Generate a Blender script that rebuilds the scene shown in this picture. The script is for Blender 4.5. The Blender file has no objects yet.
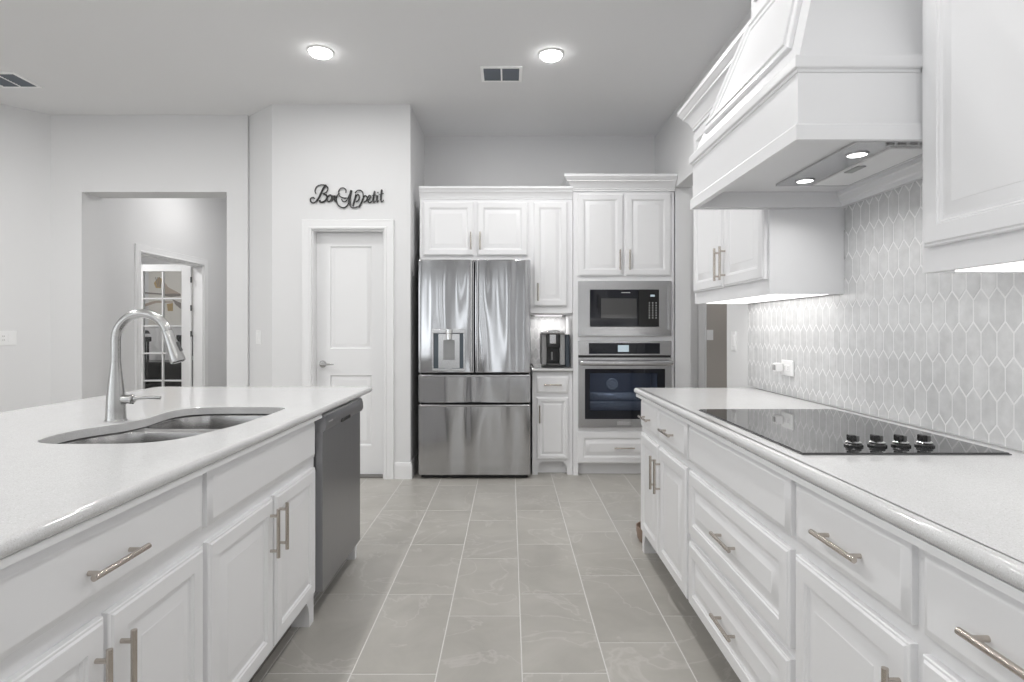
import bpy, bmesh, math, random
from mathutils import Vector, Matrix
random.seed(7)
sc = bpy.context.scene
COL = sc.collection
R = math.radians

# ------------------------------------------------------------------ camera
cam_d = bpy.data.cameras.new('camera')
cam_d.sensor_width = 36.0
cam_d.lens = 36.0 * 570 / 1024
cam_d.shift_x = 2 / 1024
cam_d.shift_y = -12 / 1024
cam_d.clip_start = 0.02
cam = bpy.data.objects.new('camera', cam_d)
cam.location = (0, 0, 1.24)
cam.rotation_euler = (R(90), 0, 0)
COL.objects.link(cam)
sc.camera = cam

# ------------------------------------------------------------------ world, exposure
w = bpy.data.worlds.new('sky')
sc.world = w
w.use_nodes = True
w.node_tree.nodes['Background'].inputs[0].default_value = (0.93, 0.97, 1.0, 1)
w.node_tree.nodes['Background'].inputs[1].default_value = 2.8
sc.view_settings.view_transform = 'Standard'
sc.view_settings.look = 'None'
sc.view_settings.gamma = 1
sc.view_settings.use_curve_mapping = False
sc.view_settings.exposure = 0.0
sc.cycles.max_bounces = 10
sc.cycles.diffuse_bounces = 6
sc.cycles.glossy_bounces = 5
sc.cycles.sample_clamp_indirect = 4.0
CAN_W = 10.0          # watts of one recessed ceiling lamp
BAR_W = 1.4           # watts of one under-cabinet bar
WARM = (1.0, 0.992, 0.98)

CEIL = 3.10

# ------------------------------------------------------------------ materials
def mat(name, col, rough=0.5, metal=0.0, spec=0.5, emit=None, estr=0.0, coat=0.0):
    m = bpy.data.materials.new(name)
    m.use_nodes = True
    b = m.node_tree.nodes['Principled BSDF']
    b.inputs['Base Color'].default_value = (*col, 1)
    b.inputs['Roughness'].default_value = rough
    b.inputs['Metallic'].default_value = metal
    b.inputs['Specular IOR Level'].default_value = spec
    b.inputs['Coat Weight'].default_value = coat
    if emit:
        b.inputs['Emission Color'].default_value = (*emit, 1)
        b.inputs['Emission Strength'].default_value = estr
    return m

def nodes(m):
    nt = m.node_tree
    return nt, nt.nodes['Principled BSDF']

def coords(nt, scale=(1, 1, 1)):
    tc = nt.nodes.new('ShaderNodeTexCoord')
    mp = nt.nodes.new('ShaderNodeMapping')
    mp.inputs['Scale'].default_value = scale
    nt.links.new(tc.outputs['Object'], mp.inputs['Vector'])
    return mp.outputs['Vector']

def noise(nt, vec, scale, detail=3, rough=0.5, dist=0.0):
    n = nt.nodes.new('ShaderNodeTexNoise')
    n.inputs['Scale'].default_value = scale
    n.inputs['Detail'].default_value = detail
    n.inputs['Roughness'].default_value = rough
    n.inputs['Distortion'].default_value = dist
    nt.links.new(vec, n.inputs['Vector'])
    return n.outputs['Fac']

def ramp(nt, fac, stops):
    r = nt.nodes.new('ShaderNodeValToRGB')
    e = r.color_ramp.elements
    e[0].position, e[0].color = stops[0][0], (*stops[0][1], 1)
    e[1].position, e[1].color = stops[1][0], (*stops[1][1], 1)
    for p, c in stops[2:]:
        k = e.new(p)
        k.color = (*c, 1)
    nt.links.new(fac, r.inputs['Fac'])
    return r.outputs['Color']

def bump(nt, b, fac, strength, dist):
    n = nt.nodes.new('ShaderNodeBump')
    n.inputs['Strength'].default_value = strength
    n.inputs['Distance'].default_value = dist
    nt.links.new(fac, n.inputs['Height'])
    nt.links.new(n.outputs['Normal'], b.inputs['Normal'])

def paint(name, col, rough, bscale=180, bs=0.12):
    m = mat(name, col, rough)
    nt, b = nodes(m)
    v = coords(nt)
    bump(nt, b, noise(nt, v, bscale, 2), bs, 0.001)
    return m

def g(v):  # one grey
    return (v, v, v)

M_WALL = paint('wall_paint', (0.73, 0.73, 0.735), 0.75)
M_CEIL = paint('ceiling_paint', (0.80, 0.80, 0.805), 0.85, 90, 0.25)
M_TAN = paint('tan_wall_paint', (0.40, 0.37, 0.34), 0.8)
M_TRIM = mat('white_trim_paint', (0.80, 0.80, 0.805), 0.35)
M_CAB = mat('white_cabinet_paint', (0.80, 0.80, 0.81), 0.32)
M_INNER = mat('cabinet_inside', g(0.5), 0.6)

def quartz():
    m = mat('white_quartz', g(0.8), 0.10)
    nt, b = nodes(m)
    v = coords(nt)
    n1 = noise(nt, v, 420, 2, 0.6)
    n2 = noise(nt, v, 16, 4, 0.6)
    c1 = ramp(nt, n1, [(0.33, (0.50, 0.49, 0.48)), (0.41, (0.62, 0.62, 0.62)), (0.62, (0.63, 0.63, 0.632)), (0.70, (0.80, 0.80, 0.80))])
    c2 = ramp(nt, n2, [(0.3, (0.975, 0.975, 0.975)), (0.6, (1, 1, 1))])
    mx = nt.nodes.new('ShaderNodeMix')
    mx.data_type = 'RGBA'; mx.blend_type = 'MULTIPLY'
    mx.inputs[0].default_value = 1
    nt.links.new(c1, mx.inputs[6]); nt.links.new(c2, mx.inputs[7])
    nt.links.new(mx.outputs[2], b.inputs['Base Color'])
    return m
M_QUARTZ = quartz()

def floor_tile():
    m = mat('floor_tile', (0.45, 0.44, 0.42), 0.33)
    nt, b = nodes(m)
    geo = nt.nodes.new('ShaderNodeNewGeometry')
    tc = nt.nodes.new('ShaderNodeTexCoord')
    # shift the veining from tile to tile
    mul = nt.nodes.new('ShaderNodeVectorMath'); mul.operation = 'SCALE'
    mul.inputs[0].default_value = (37, 19, 53)
    nt.links.new(geo.outputs['Random Per Island'], mul.inputs['Scale'])
    add = nt.nodes.new('ShaderNodeVectorMath'); add.operation = 'ADD'
    nt.links.new(tc.outputs['Object'], add.inputs[0]); nt.links.new(mul.outputs[0], add.inputs[1])
    cloud = ramp(nt, noise(nt, add.outputs[0], 3.2, 5, 0.6, 0.6), [(0.3, (0.370, 0.355, 0.325)), (0.7, (0.455, 0.438, 0.405))])
    vn = nt.nodes.new('ShaderNodeTexNoise')
    vn.inputs['Scale'].default_value = 1.7; vn.inputs['Detail'].default_value = 6; vn.inputs['Distortion'].default_value = 1.4
    nt.links.new(add.outputs[0], vn.inputs['Vector'])
    vein = ramp(nt, vn.outputs['Fac'], [(0.488, (0, 0, 0)), (0.50, (0.48, 0.48, 0.48)), (0.512, (0, 0, 0))])
    mx = nt.nodes.new('ShaderNodeMix'); mx.data_type = 'RGBA'; mx.blend_type = 'MIX'
    mx.inputs[7].default_value = (0.56, 0.54, 0.515, 1)
    nt.links.new(vein, mx.inputs[0]); nt.links.new(cloud, mx.inputs[6])
    tint = ramp(nt, geo.outputs['Random Per Island'], [(0, (0.93, 0.93, 0.93)), (1, (1.03, 1.03, 1.03))])
    m2 = nt.nodes.new('ShaderNodeMix'); m2.data_type = 'RGBA'; m2.blend_type = 'MULTIPLY'; m2.inputs[0].default_value = 1
    nt.links.new(mx.outputs[2], m2.inputs[6]); nt.links.new(tint, m2.inputs[7])
    nt.links.new(m2.outputs[2], b.inputs['Base Color'])
    return m
M_FLOOR = floor_tile()
M_GROUT = mat('floor_grout', (0.66, 0.65, 0.63), 0.8)

def splash_tile():
    m = mat('backsplash_tile', (0.60, 0.605, 0.61), 0.16)
    nt, b = nodes(m)
    geo = nt.nodes.new('ShaderNodeNewGeometry')
    t1 = ramp(nt, geo.outputs['Random Per Island'], [(0, (0.60, 0.603, 0.607)), (1, (0.66, 0.662, 0.665))])
    v = coords(nt)
    t2 = ramp(nt, noise(nt, v, 22, 4, 0.6), [(0.3, (0.88, 0.88, 0.88)), (0.7, (1.06, 1.06, 1.06))])
    mx = nt.nodes.new('ShaderNodeMix'); mx.data_type = 'RGBA'; mx.blend_type = 'MULTIPLY'; mx.inputs[0].default_value = 1
    nt.links.new(t1, mx.inputs[6]); nt.links.new(t2, mx.inputs[7])
    nt.links.new(mx.outputs[2], b.inputs['Base Color'])
    bump(nt, b, noise(nt, v, 30, 2), 0.12, 0.004)
    return m
M_SPLASH = splash_tile()
M_SGROUT = mat('backsplash_grout', g(0.74), 0.7)

def steel(name, col, rough, axis='z', wave=0.0, brush=0.15):
    m = mat(name, col, rough, 1.0)
    nt, b = nodes(m)
    s = {'z': (260, 260, 2.0), 'x': (2.0, 260, 260), 'y': (260, 2.0, 260)}[axis]
    v = coords(nt, s)
    n = noise(nt, v, 1.0, 3, 0.6)
    rr = nt.nodes.new('ShaderNodeMapRange')
    rr.inputs['To Min'].default_value = rough * 0.75; rr.inputs['To Max'].default_value = rough * 1.3
    nt.links.new(n, rr.inputs['Value'])
    nt.links.new(rr.outputs['Result'], b.inputs['Roughness'])
    if wave:
        v2 = coords(nt, (6.0, 6.0, 0.8))
        n2 = noise(nt, v2, 1.0, 0, 0.4, 0.3)
        bump(nt, b, n2, wave, 0.03)
    return m
M_STEEL = steel('brushed_steel', (0.60, 0.60, 0.605), 0.24)
M_FRIDGE = steel('fridge_steel', (0.50, 0.50, 0.51), 0.12, 'z', 0.75)
M_DWSTEEL = steel('dishwasher_steel', (0.34, 0.34, 0.35), 0.30)
M_SINK = mat('sink_steel', (0.50, 0.495, 0.49), 0.24, 1.0)
M_FAUCET = mat('satin_nickel', (0.50, 0.497, 0.49), 0.26, 1.0)
M_PULL = mat('pull_nickel', (0.56, 0.51, 0.46), 0.24, 1.0)
M_CHROME = mat('chrome', g(0.8), 0.08, 1.0)
M_BLACK = mat('black_plastic', g(0.012), 0.25)
M_DARK = mat('dark_shadow_gap', g(0.02), 0.6)
M_DKGREY = mat('dark_grey_metal', g(0.09), 0.45)
M_GLASSTOP = mat('black_ceramic_glass', (0.012, 0.012, 0.013), 0.04, 0, 0.9)
M_BGLASS = mat('black_oven_glass', (0.008, 0.009, 0.014), 0.06)
M_MWIN = mat('grey_microwave_window', g(0.07), 0.08)
M_CAVITY = mat('oven_enamel', (0.12, 0.128, 0.15), 0.8)
M_WHITEP = mat('white_plastic', g(0.82), 0.35)
M_GREYP = mat('grey_plastic', g(0.35), 0.35)
M_SIGN = mat('charcoal_metal', g(0.03), 0.45)
M_LENS = mat('lamp_lens', g(0.9), 0.4, emit=WARM, estr=22)
M_BARLENS = mat('light_bar_lens', g(0.9), 0.4, emit=(1, 0.98, 0.96), estr=1.6)
M_HLENS = mat('hood_lamp_lens', g(0.9), 0.4, emit=WARM, estr=7)
M_DISP = mat('lit_display', (0.1, 0.12, 0.14), 0.3, emit=(0.65, 0.78, 0.85), estr=0.6)
M_KEYS = mat('printed_white_key', g(0.6), 0.5)
M_WOOD = mat('brown_wood', (0.30, 0.22, 0.17), 0.5)
M_VENTFR = mat('vent_white_enamel', g(0.97), 0.5)
M_VENTIN = mat('vent_shadow_grey', (0.16, 0.18, 0.21), 0.7)
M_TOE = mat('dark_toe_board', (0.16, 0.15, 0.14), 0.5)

def glass():
    m = bpy.data.materials.new('clear_glass')
    m.use_nodes = True
    nt = m.node_tree
    nt.nodes.clear()
    o = nt.nodes.new('ShaderNodeOutputMaterial')
    t = nt.nodes.new('ShaderNodeBsdfTransparent')
    gl = nt.nodes.new('ShaderNodeBsdfGlossy'); gl.inputs['Roughness'].default_value = 0.03
    mx = nt.nodes.new('ShaderNodeMixShader')
    fr = nt.nodes.new('ShaderNodeFresnel'); fr.inputs['IOR'].default_value = 1.45
    nt.links.new(fr.outputs[0], mx.inputs[0])
    nt.links.new(t.outputs[0], mx.inputs[1]); nt.links.new(gl.outputs[0], mx.inputs[2])
    nt.links.new(mx.outputs[0], o.inputs[0])
    return m, t
M_GLASS, _ = glass()
M_OGLASS, _t = glass()
M_OGLASS.name = 'tinted_oven_glass'
_t.inputs[0].default_value = (0.50, 0.53, 0.59, 1)

# ------------------------------------------------------------------ mesh building
class B:
    def __init__(s):
        s.bm = bmesh.new()
    def _add(s, o):
        me = bpy.data.meshes.new('t'); o.to_mesh(me); o.free()
        s.bm.from_mesh(me); bpy.data.meshes.remove(me)
        return s
    def box(s, x0, x1, y0, y1, z0, z1, bev=0.0):
        o = bmesh.new()
        bmesh.ops.create_cube(o, size=1)
        for v in o.verts:
            v.co = Vector((x0 + (v.co.x + .5) * (x1 - x0), y0 + (v.co.y + .5) * (y1 - y0), z0 + (v.co.z + .5) * (z1 - z0)))
        if bev:
            bmesh.ops.bevel(o, geom=o.edges[:], offset=bev, segments=2, profile=0.5, affect='EDGES')
        bmesh.ops.recalc_face_normals(o, faces=o.faces[:])
        return s._add(o)
    def loft(s, loops, cap0=True, cap1=True, closed=False):
        o = bmesh.new()
        rows = [[o.verts.new(p) for p in lp] for lp in loops]
        n = len(rows[0])
        rng = range(len(rows)) if closed else range(len(rows) - 1)
        for i in rng:
            a, b = rows[i], rows[(i + 1) % len(rows)]
            for k in range(n):
                o.faces.new((a[k], a[(k + 1) % n], b[(k + 1) % n], b[k]))
        if not closed:
            if cap0: o.faces.new(rows[0][::-1])
            if cap1: o.faces.new(rows[-1])
        bmesh.ops.recalc_face_normals(o, faces=o.faces[:])
        return s._add(o)
    def prism(s, pts, z0, z1):                   # footprint polygon in XY
        return s.loft([[(x, y, z0) for x, y in pts], [(x, y, z1) for x, y in pts]])
    def prism_y(s, pts, y0, y1):                 # outline in XZ, extruded along Y
        return s.loft([[(x, y0, z) for x, z in pts], [(x, y1, z) for x, z in pts]])
    def prism_x(s, pts, x0, x1):                 # outline in YZ, extruded along X
        return s.loft([[(x0, y, z) for y, z in pts], [(x1, y, z) for y, z in pts]])
    def panel(s, P, u0, u1, v0, v1, prof):       # nested rectangles (inset, depth) seen through the frame map P
        loops = []
        for i, d in prof:
            loops.append([P(u0 + i, v0 + i, d), P(u1 - i, v0 + i, d), P(u1 - i, v1 - i, d), P(u0 + i, v1 - i, d)])
        return s.loft(loops)
    def tube(s, pts, rad, n=12, caps=True):
        pts = [Vector(p) for p in pts]
        rads = rad if isinstance(rad, (list, tuple)) else [rad] * len(pts)
        loops = []
        t = (pts[1] - pts[0]).normalized()
        up = Vector((0, 0, 1)) if abs(t.z) < 0.9 else Vector((1, 0, 0))
        nrm = t.cross(up).normalized()
        for i, p in enumerate(pts):
            a = pts[max(i - 1, 0)]; b = pts[min(i + 1, len(pts) - 1)]
            t = (b - a).normalized()
            nrm = (nrm - t * nrm.dot(t)).normalized()
            bi = t.cross(nrm)
            loops.append([p + (nrm * math.cos(2 * math.pi * k / n) + bi * math.sin(2 * math.pi * k / n)) * rads[i] for k in range(n)])
        return s.loft(loops, caps, caps)
    def cyl(s, a, b, r, n=20):
        return s.tube([a, b], r, n)
    def lathe(s, c, prof, n=32, axis='z'):       # prof: (radius, height)
        loops = []
        for r, h in prof:
            lp = []
            for k in range(n):
                x, y = r * math.cos(2 * math.pi * k / n), r * math.sin(2 * math.pi * k / n)
                lp.append({'z': (c[0] + x, c[1] + y, c[2] + h), 'x': (c[0] + h, c[1] + x, c[2] + y), 'y': (c[0] + x, c[1] + h, c[2] + y)}[axis])
            loops.append(lp)
        return s.loft(loops)
    def sweep(s, path, prof, closed=False):      # path in XY; prof closed outline of (out, z); out is to the right of travel
        n = len(path)
        P = [Vector((p[0], p[1])) for p in path]
        loops = []
        for i in range(n):
            d0 = (P[i] - P[i - 1]).normalized() if (i > 0 or closed) else None
            d1 = (P[(i + 1) % n] - P[i]).normalized() if (i < n - 1 or closed) else None
            if d0 is None: d0 = d1
            if d1 is None: d1 = d0
            n0 = Vector((d0.y, -d0.x)); n1 = Vector((d1.y, -d1.x))
            m = (n0 + n1).normalized()
            m = m / max(0.2, m.dot(n0))
            loops.append([(P[i].x + m.x * o, P[i].y + m.y * o, z) for o, z in prof])
        return s.loft(loops, closed=closed)

ORG = {}
def link(o, parent):
    COL.objects.link(o)
    if parent is not None:
        o.parent = parent

def obj(name, b, m, parent=None, origin=None, angle=32, flat=False):
    me = bpy.data.meshes.new(name)
    if parent is not None:
        origin = ORG[parent.name]
    if origin is None:
        vs = [v.co for v in b.bm.verts]
        origin = Vector(((min(v.x for v in vs) + max(v.x for v in vs)) / 2, (min(v.y for v in vs) + max(v.y for v in vs)) / 2, min(v.z for v in vs)))
    origin = Vector(origin)
    for v in b.bm.verts:
        v.co -= origin
    b.bm.to_mesh(me); b.bm.free()
    ms = m if isinstance(m, (list, tuple)) else [m]
    for k in ms:
        me.materials.append(k)
    if not flat:
        me.shade_smooth()
        me.set_sharp_from_angle(angle=R(angle))
    o = bpy.data.objects.new(name, me)
    link(o, parent)
    if not flat:
        wn_ = o.modifiers.new('normals', 'WEIGHTED_NORMAL')
        wn_.keep_sharp = True; wn_.weight = 100
    if parent is None:
        o.location = origin
    ORG[o.name] = origin
    return o

def tag(o, label, cat, group=None, kind=None):
    o['label'] = label
    o['category'] = cat
    if group: o['group'] = group
    if kind: o['kind'] = kind
    return o

def thing(name, label, cat, loc, group=None):
    o = bpy.data.objects.new(name, None)
    o.empty_display_size = 0.1
    o.location = loc
    COL.objects.link(o)
    ORG[o.name] = Vector(loc)
    return tag(o, label, cat, group)

def struct(name, b, m, parent=None, **k):
    o = obj(name, b, m, parent, **k)
    if parent is None:
        o['kind'] = 'structure'
    return o

def area(name, loc, size, watts, parent=None, rot=(0, 0, 0), shape='DISK', size_y=None, spread=180, col=WARM):
    d = bpy.data.lights.new(name, 'AREA')
    d.shape = shape; d.size = size
    if size_y: d.size_y = size_y
    d.energy = watts; d.color = col; d.spread = R(spread)
    o = bpy.data.objects.new(name, d)
    COL.objects.link(o)
    o.rotation_euler = rot
    if parent is not None:
        o.parent = parent
        o.location = Vector(loc) - ORG[parent.name]
    else:
        o.location = loc
    return o

# ------------------------------------------------------------------ room shell
XR = 1.40
YB = 5.50
# floor: grout bed, and tiles laid in columns
ROOM = [(-6.0, -4.5), (XR + 2.2, -4.5), (XR + 2.2, 7.6), (-2.2, 9.4), (-6.6, 9.4)]
fl = B()
fl.box(-7.0, 4.2, -4.9, 10.4, -0.08, -0.0012)
floor = struct('floor', fl, M_GROUT, origin=(0, 0, -0.0012))
ft = B()
bm = ft.bm
PX, PYt, GR = 0.3075, 0.615, 0.0022
offs = {-2: 0.61, -1: 0.41, 0: 0.0, 1: 0.20}
for k in range(-23, 13):
    xa = 0.0435 + PX * k + GR; xb = 0.0435 + PX * (k + 1) - GR
    off = offs.get(k, ((k * 7) % 3) * 0.205)
    for j in range(-12, 13):
        ya = 2.669 + off + PYt * j + GR; yb = ya + PYt - 2 * GR
        if xa < -6.9 or xb > 4.1 or ya < -4.8 or yb > 10.2: continue
        e = 0.0012
        lo = [bm.verts.new((x, y, -0.0012)) for x, y in ((xa, ya), (xb, ya), (xb, yb), (xa, yb))]
        hi = [bm.verts.new((x, y, 0)) for x, y in ((xa + e, ya + e), (xb - e, ya + e), (xb - e, yb - e), (xa + e, yb - e))]
        bm.faces.new(hi)
        for q in range(4):
            bm.faces.new((lo[q], lo[(q + 1) % 4], hi[(q + 1) % 4], hi[q]))
obj('tile_surface', ft, M_FLOOR, floor, flat=True)

struct('ceiling', B().box(-7.0, 4.2, -4.9, 10.4, CEIL, CEIL + 0.1), M_CEIL)

def wall(name, *boxes, m=None):
    b = B()
    for q in boxes:
        b.box(*q)
    return struct(name, b, m or M_WALL)

# right wall with the opening beyond the counter
wall('wall_right', (XR, XR + .13, -4.5, 3.68, 0, CEIL), (XR, XR + .13, 3.68, 4.83, 2.44, CEIL), (XR, XR + .13, 4.83, 5.6, 0, CEIL))
wall('wall_kitchen_back', (-.85, XR, YB, YB + .12, 0, CEIL))
# pantry block
pb = B()
pb.box(-1.97, -1.640, 4.72, 4.84, 0, CEIL)
pb.box(-1.040, -.825, 4.72, 4.84, 0, CEIL)
pb.box(-1.640, -1.040, 4.72, 4.84, 2.065, CEIL)
struct('wall_pantry_front', pb, M_WALL)
wall('wall_pantry_side', (-.945, -.825, 4.84, YB + .12, 0, CEIL))
struct('wall_chamfer', B().prism([(-1.97, 4.72), (-2.28, 4.98), (-2.28, 5.18), (-1.97, 4.92)], 0, CEIL), M_WALL)
# wall with the cased-less opening to the hall
wall('wall_hall_opening', (-3.99, -3.72, 4.95, 5.19, 0, CEIL), (-2.46, -2.28, 4.95, 5.19, 0, CEIL), (-3.72, -2.46, 4.95, 5.19, 2.43, CEIL))
struct('wall_left_angled', B().prism([(-3.99, 4.95), (-5.20, 3.57), (-5.35, 3.70), (-3.99, 5.19)], 0, CEIL), M_WALL)
LWN = [(-3.9, -2.3), (-1.7, -.1)]  # unseen windows added on the left to even out the daylight
lw = []
ed = [-4.5] + [q for a in LWN for q in a] + [3.60]
for i in range(0, len(ed), 2):
    lw.append((-5.35, -5.20, ed[i], ed[i + 1], 0, CEIL))
for a, b_ in LWN:
    lw.append((-5.35, -5.20, a, b_, 0, .3)); lw.append((-5.35, -5.20, a, b_, 2.6, CEIL))
wall('wall_left', *lw)
for i, (a, b_) in enumerate(LWN):
    f = B()
    f.box(-5.32, -5.24, a, a + .06, .3, 2.6); f.box(-5.32, -5.24, b_ - .06, b_, .3, 2.6)
    f.box(-5.32, -5.24, a + .06, b_ - .06, .3, .36); f.box(-5.32, -5.24, a + .06, b_ - .06, 2.54, 2.6)
    f.box(-5.30, -5.26, (a + b_) / 2 - .03, (a + b_) / 2 + .03, .36, 2.54)
    struct('window_%d' % (i + 7), f, M_TRIM)  # frame of an added, unseen window
    p = area('window_portal', (-5.36, (a + b_) / 2, 1.45), 2.2, 1, rot=(0, R(-90), 0), shape='RECTANGLE', size_y=b_ - a - .1)
    p.data.cycles.is_portal = True
# wall behind the camera with unseen tall windows shaped for streaks in the fridge
wn = [(-4.6, -3.8), (-3.2, -2.8), (-2.3, -1.95), (-1.55, -1.2), (-0.55, -0.1), (.75, 1.0)]
rb = []
edges = [-5.35] + [q for a in wn for q in a] + [XR + .13]
for i in range(0, len(edges), 2):
    rb.append((edges[i], edges[i + 1], -4.65, -4.5, 0, CEIL))
for a, b_ in wn:
    rb.append((a, b_, -4.65, -4.5, 0, 0.1)); rb.append((a, b_, -4.65, -4.5, 2.55, CEIL))
wall('wall_rear', *rb)
for i, (a, b_) in enumerate(wn):
    f = B()
    f.box(a, a + .06, -4.64, -4.52, .1, 2.55); f.box(b_ - .06, b_, -4.64, -4.52, .1, 2.55)
    f.box(a + .06, b_ - .06, -4.64, -4.52, .1, .16); f.box(a + .06, b_ - .06, -4.64, -4.52, 2.49, 2.55)
    struct('window_%d' % (i + 1), f, M_TRIM)
    p = area('window_portal', ((a + b_) / 2, -4.66, 1.325), b_ - a - .1, 1, rot=(R(90), 0, 0), shape='RECTANGLE', size_y=2.4)
    p.data.cycles.is_portal = True

# hall on the far side of the opening: its own walls and the room with the glazed door
HX = -3.82
hb = B()
hb.box(HX - .12, HX, 5.19, 5.88, 0, CEIL)
hb.box(HX - .12, HX, 7.10, 7.87, 0, CEIL)
hb.box(HX - .12, HX, 5.88, 7.10, 2.03, CEIL)
struct('wall_hall_left', hb, M_WALL)
wall('wall_hall_end', (HX, -2.1, 7.75, 7.87, 0, CEIL))
wall('wall_hall_right', (-2.28, -2.16, 5.19, 7.75, 0, CEIL))
wall('wall_study_far', (-6.4, HX - .12, 8.9, 9.02, 0, CEIL))
wall('wall_study_side', (-6.52, -6.4, 5.19, 9.02, 0, CEIL))
wall('wall_study_near', (-6.4, HX - .12, 5.20, 5.32, 0, CEIL))
wall('wall_study_right', (HX - .12, HX, 7.87, 8.9, 0, CEIL))

# back hall seen past the counter end
wall('wall_back_hall', (XR + .13, 1.925, 5.6, 5.72, 0, CEIL), (2.75, 3.6, 5.6, 5.72, 0, CEIL), (1.925, 2.75, 5.6, 5.72, 2.05, CEIL))
wall('wall_back_hall_right', (3.6, 3.72, 3.3, 6.9, 0, CEIL))
wall('wall_back_hall_near', (XR + .13, 3.6, 3.30, 3.42, 0, CEIL))
wall('wall_utility', (1.4, 3.6, 6.7, 6.82, 0, CEIL), m=M_TAN)

CASE = [(0, 0), (0, .016), (.006, .020), (.018, .019), (.024, .014), (.060, .014), (.068, .018), (.078, .018), (.082, .008), (.082, 0)]
def casing(P, u0, u1, vtop, parent_name='trim_1'):
    """mitred door casing: profile (distance out from opening, thickness) swept up, over and down"""
    b = B()
    path = [(u0, 0), (u0, vtop), (u1, vtop), (u1, 0)]
    dirs = [(-1, 0), (-1, 1), (1, 1), (1, 0)]
    loops = []
    for (u, v), (du, dv) in zip(path, dirs):
        loops.append([P(u + du * o, v + dv * o, d) for o, d in CASE])
    b.loft(loops)
    return struct(parent_name, b, M_TRIM)

P_pantry = lambda u, v, d: (u, 4.72 - d, v)
casing(P_pantry, -1.640, -1.040, 2.065, 'trim_1')
P_hall = lambda u, v, d: (HX + d, u, v)
casing(P_hall, 5.88, 7.10, 2.03, 'trim_2')
P_bh = lambda u, v, d: (u, 5.6 - d, v)
casing(P_bh, 1.925, 2.75, 2.05, 'trim_3')

# jamb linings
struct('trim_4', B().box(-1.640, -1.628, 4.72, 4.84, 0, 2.065).box(-1.052, -1.040, 4.72, 4.84, 0, 2.065).box(-1.628, -1.052, 4.72, 4.84, 2.053, 2.065), M_TRIM)
struct('trim_5', B().box(HX - .12, HX, 5.88, 5.895, 0, 2.03).box(HX - .12, HX, 7.085, 7.10, 0, 2.03).box(HX - .12, HX, 5.895, 7.085, 2.015, 2.03), M_TRIM)

BASEP = [(0, 0), (0.014, 0), (.014, .100), (.011, .112), (.011, .122), (.006, .135), (0, .138)]
def baseboard(name, path):
    return struct(name, B().sweep(path, BASEP), M_TRIM)
baseboard('baseboard_pantry', [(-.955, 4.72), (-.825, 4.72), (-.825, 5.49)][::1])
baseboard('baseboard_pantry_left', [(-3.99, 4.95), (-3.72, 4.95)])
baseboard('baseboard_corner', [(-2.46, 4.95), (-2.28, 4.95), (-1.985, 4.72), (-1.722, 4.72)])
baseboard('baseboard_left', [(-5.20, -4.4), (-5.20, 3.57), (-3.99, 4.95)])
baseboard('baseboard_hall', [(HX, 5.19), (HX, 5.79)])
baseboard('baseboard_back_hall', [(1.53, 5.6), (1.84, 5.6)])

# pantry door (door_1): moulded two-panel leaf
PANELP = [(0, 0), (.006, -.010), (.014, -.012), (.038, -.003), (.044, -.003)]
def molded_leaf(P, u0, u1, v0, v1, t, panels, name='door_1'):
    b = B()
    # slab front as a frame made of strips around the panels, so the panels can sink in
    us = sorted({u0, u1, *[q for p in panels for q in p[:2]]})
    vs = sorted({v0, v1, *[q for p in panels for q in p[2:]]})
    o = bmesh.new()
    gv = {}
    def V(u, v, d):
        k = (round(u, 4), round(v, 4), round(d, 4))
        if k not in gv: gv[k] = o.verts.new(P(u, v, d))
        return gv[k]
    for i in range(len(us) - 1):
        for j in range(len(vs) - 1):
            a, c, d_, e = us[i], us[i + 1], vs[j], vs[j + 1]
            if any(abs(a - p[0]) < 1e-6 and abs(c - p[1]) < 1e-6 and abs(d_ - p[2]) < 1e-6 and abs(e - p[3]) < 1e-6 for p in panels):
                rows = [[V(a + q, d_ + q, t + z), V(c - q, d_ + q, t + z), V(c - q, e - q, t + z), V(a + q, e - q, t + z)] for q, z in PANELP]
                for r0, r1 in zip(rows, rows[1:]):
                    for k in range(4):
                        o.faces.new((r0[k], r0[(k + 1) % 4], r1[(k + 1) % 4], r1[k]))
                o.faces.new(rows[-1])
            else:
                o.faces.new((V(a, d_, t), V(c, d_, t), V(c, e, t), V(a, e, t)))
    back = [o.verts.new(P(*q, 0)) for q in ((u0, v0), (u1, v0), (u1, v1), (u0, v1))]
    o.faces.new(back)
    bmesh.ops.recalc_face_normals(o, faces=o.faces[:])
    front = [(u0, v0), (u1, v0), (u1, v1), (u0, v1)]
    b._add(o)
    for k in range(4):
        a, c = front[k], front[(k + 1) % 4]
        o2 = bmesh.new()
        o2.faces.new([o2.verts.new(P(*a, 0)), o2.verts.new(P(*c, 0)), o2.verts.new(P(*c, t)), o2.verts.new(P(*a, t))])
        b._add(o2)
    return struct(name, b, M_TRIM)
P_leaf = lambda u, v, d: (u, 4.835 - d, v)
d1 = molded_leaf(P_leaf, -1.627, -1.053, .018, 2.050, .035,
                 [(-1.515, -1.165, 1.075, 1.935), (-1.515, -1.165, .26, .85)])
hb = B()
hb.lathe((-1.575, 4.80, .945), [(.030, 0), (.030, -.006), (.026, -.011), (.012, -.013), (.011, -.045), (.013, -.048), (.013, -.056), (.003, -.058)], axis='y')
hb.tube([(-1.575, 4.748, .945), (-1.55, 4.746, .945), (-1.50, 4.748, .944), (-1.470, 4.752, .942)], [.010, .009, .007, .006])
obj('door_handle', hb, M_FAUCET, d1)
struct('trim_6', B().box(-1.628, -1.052, 4.74, 4.84, 0, .012), M_TOE)

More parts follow.
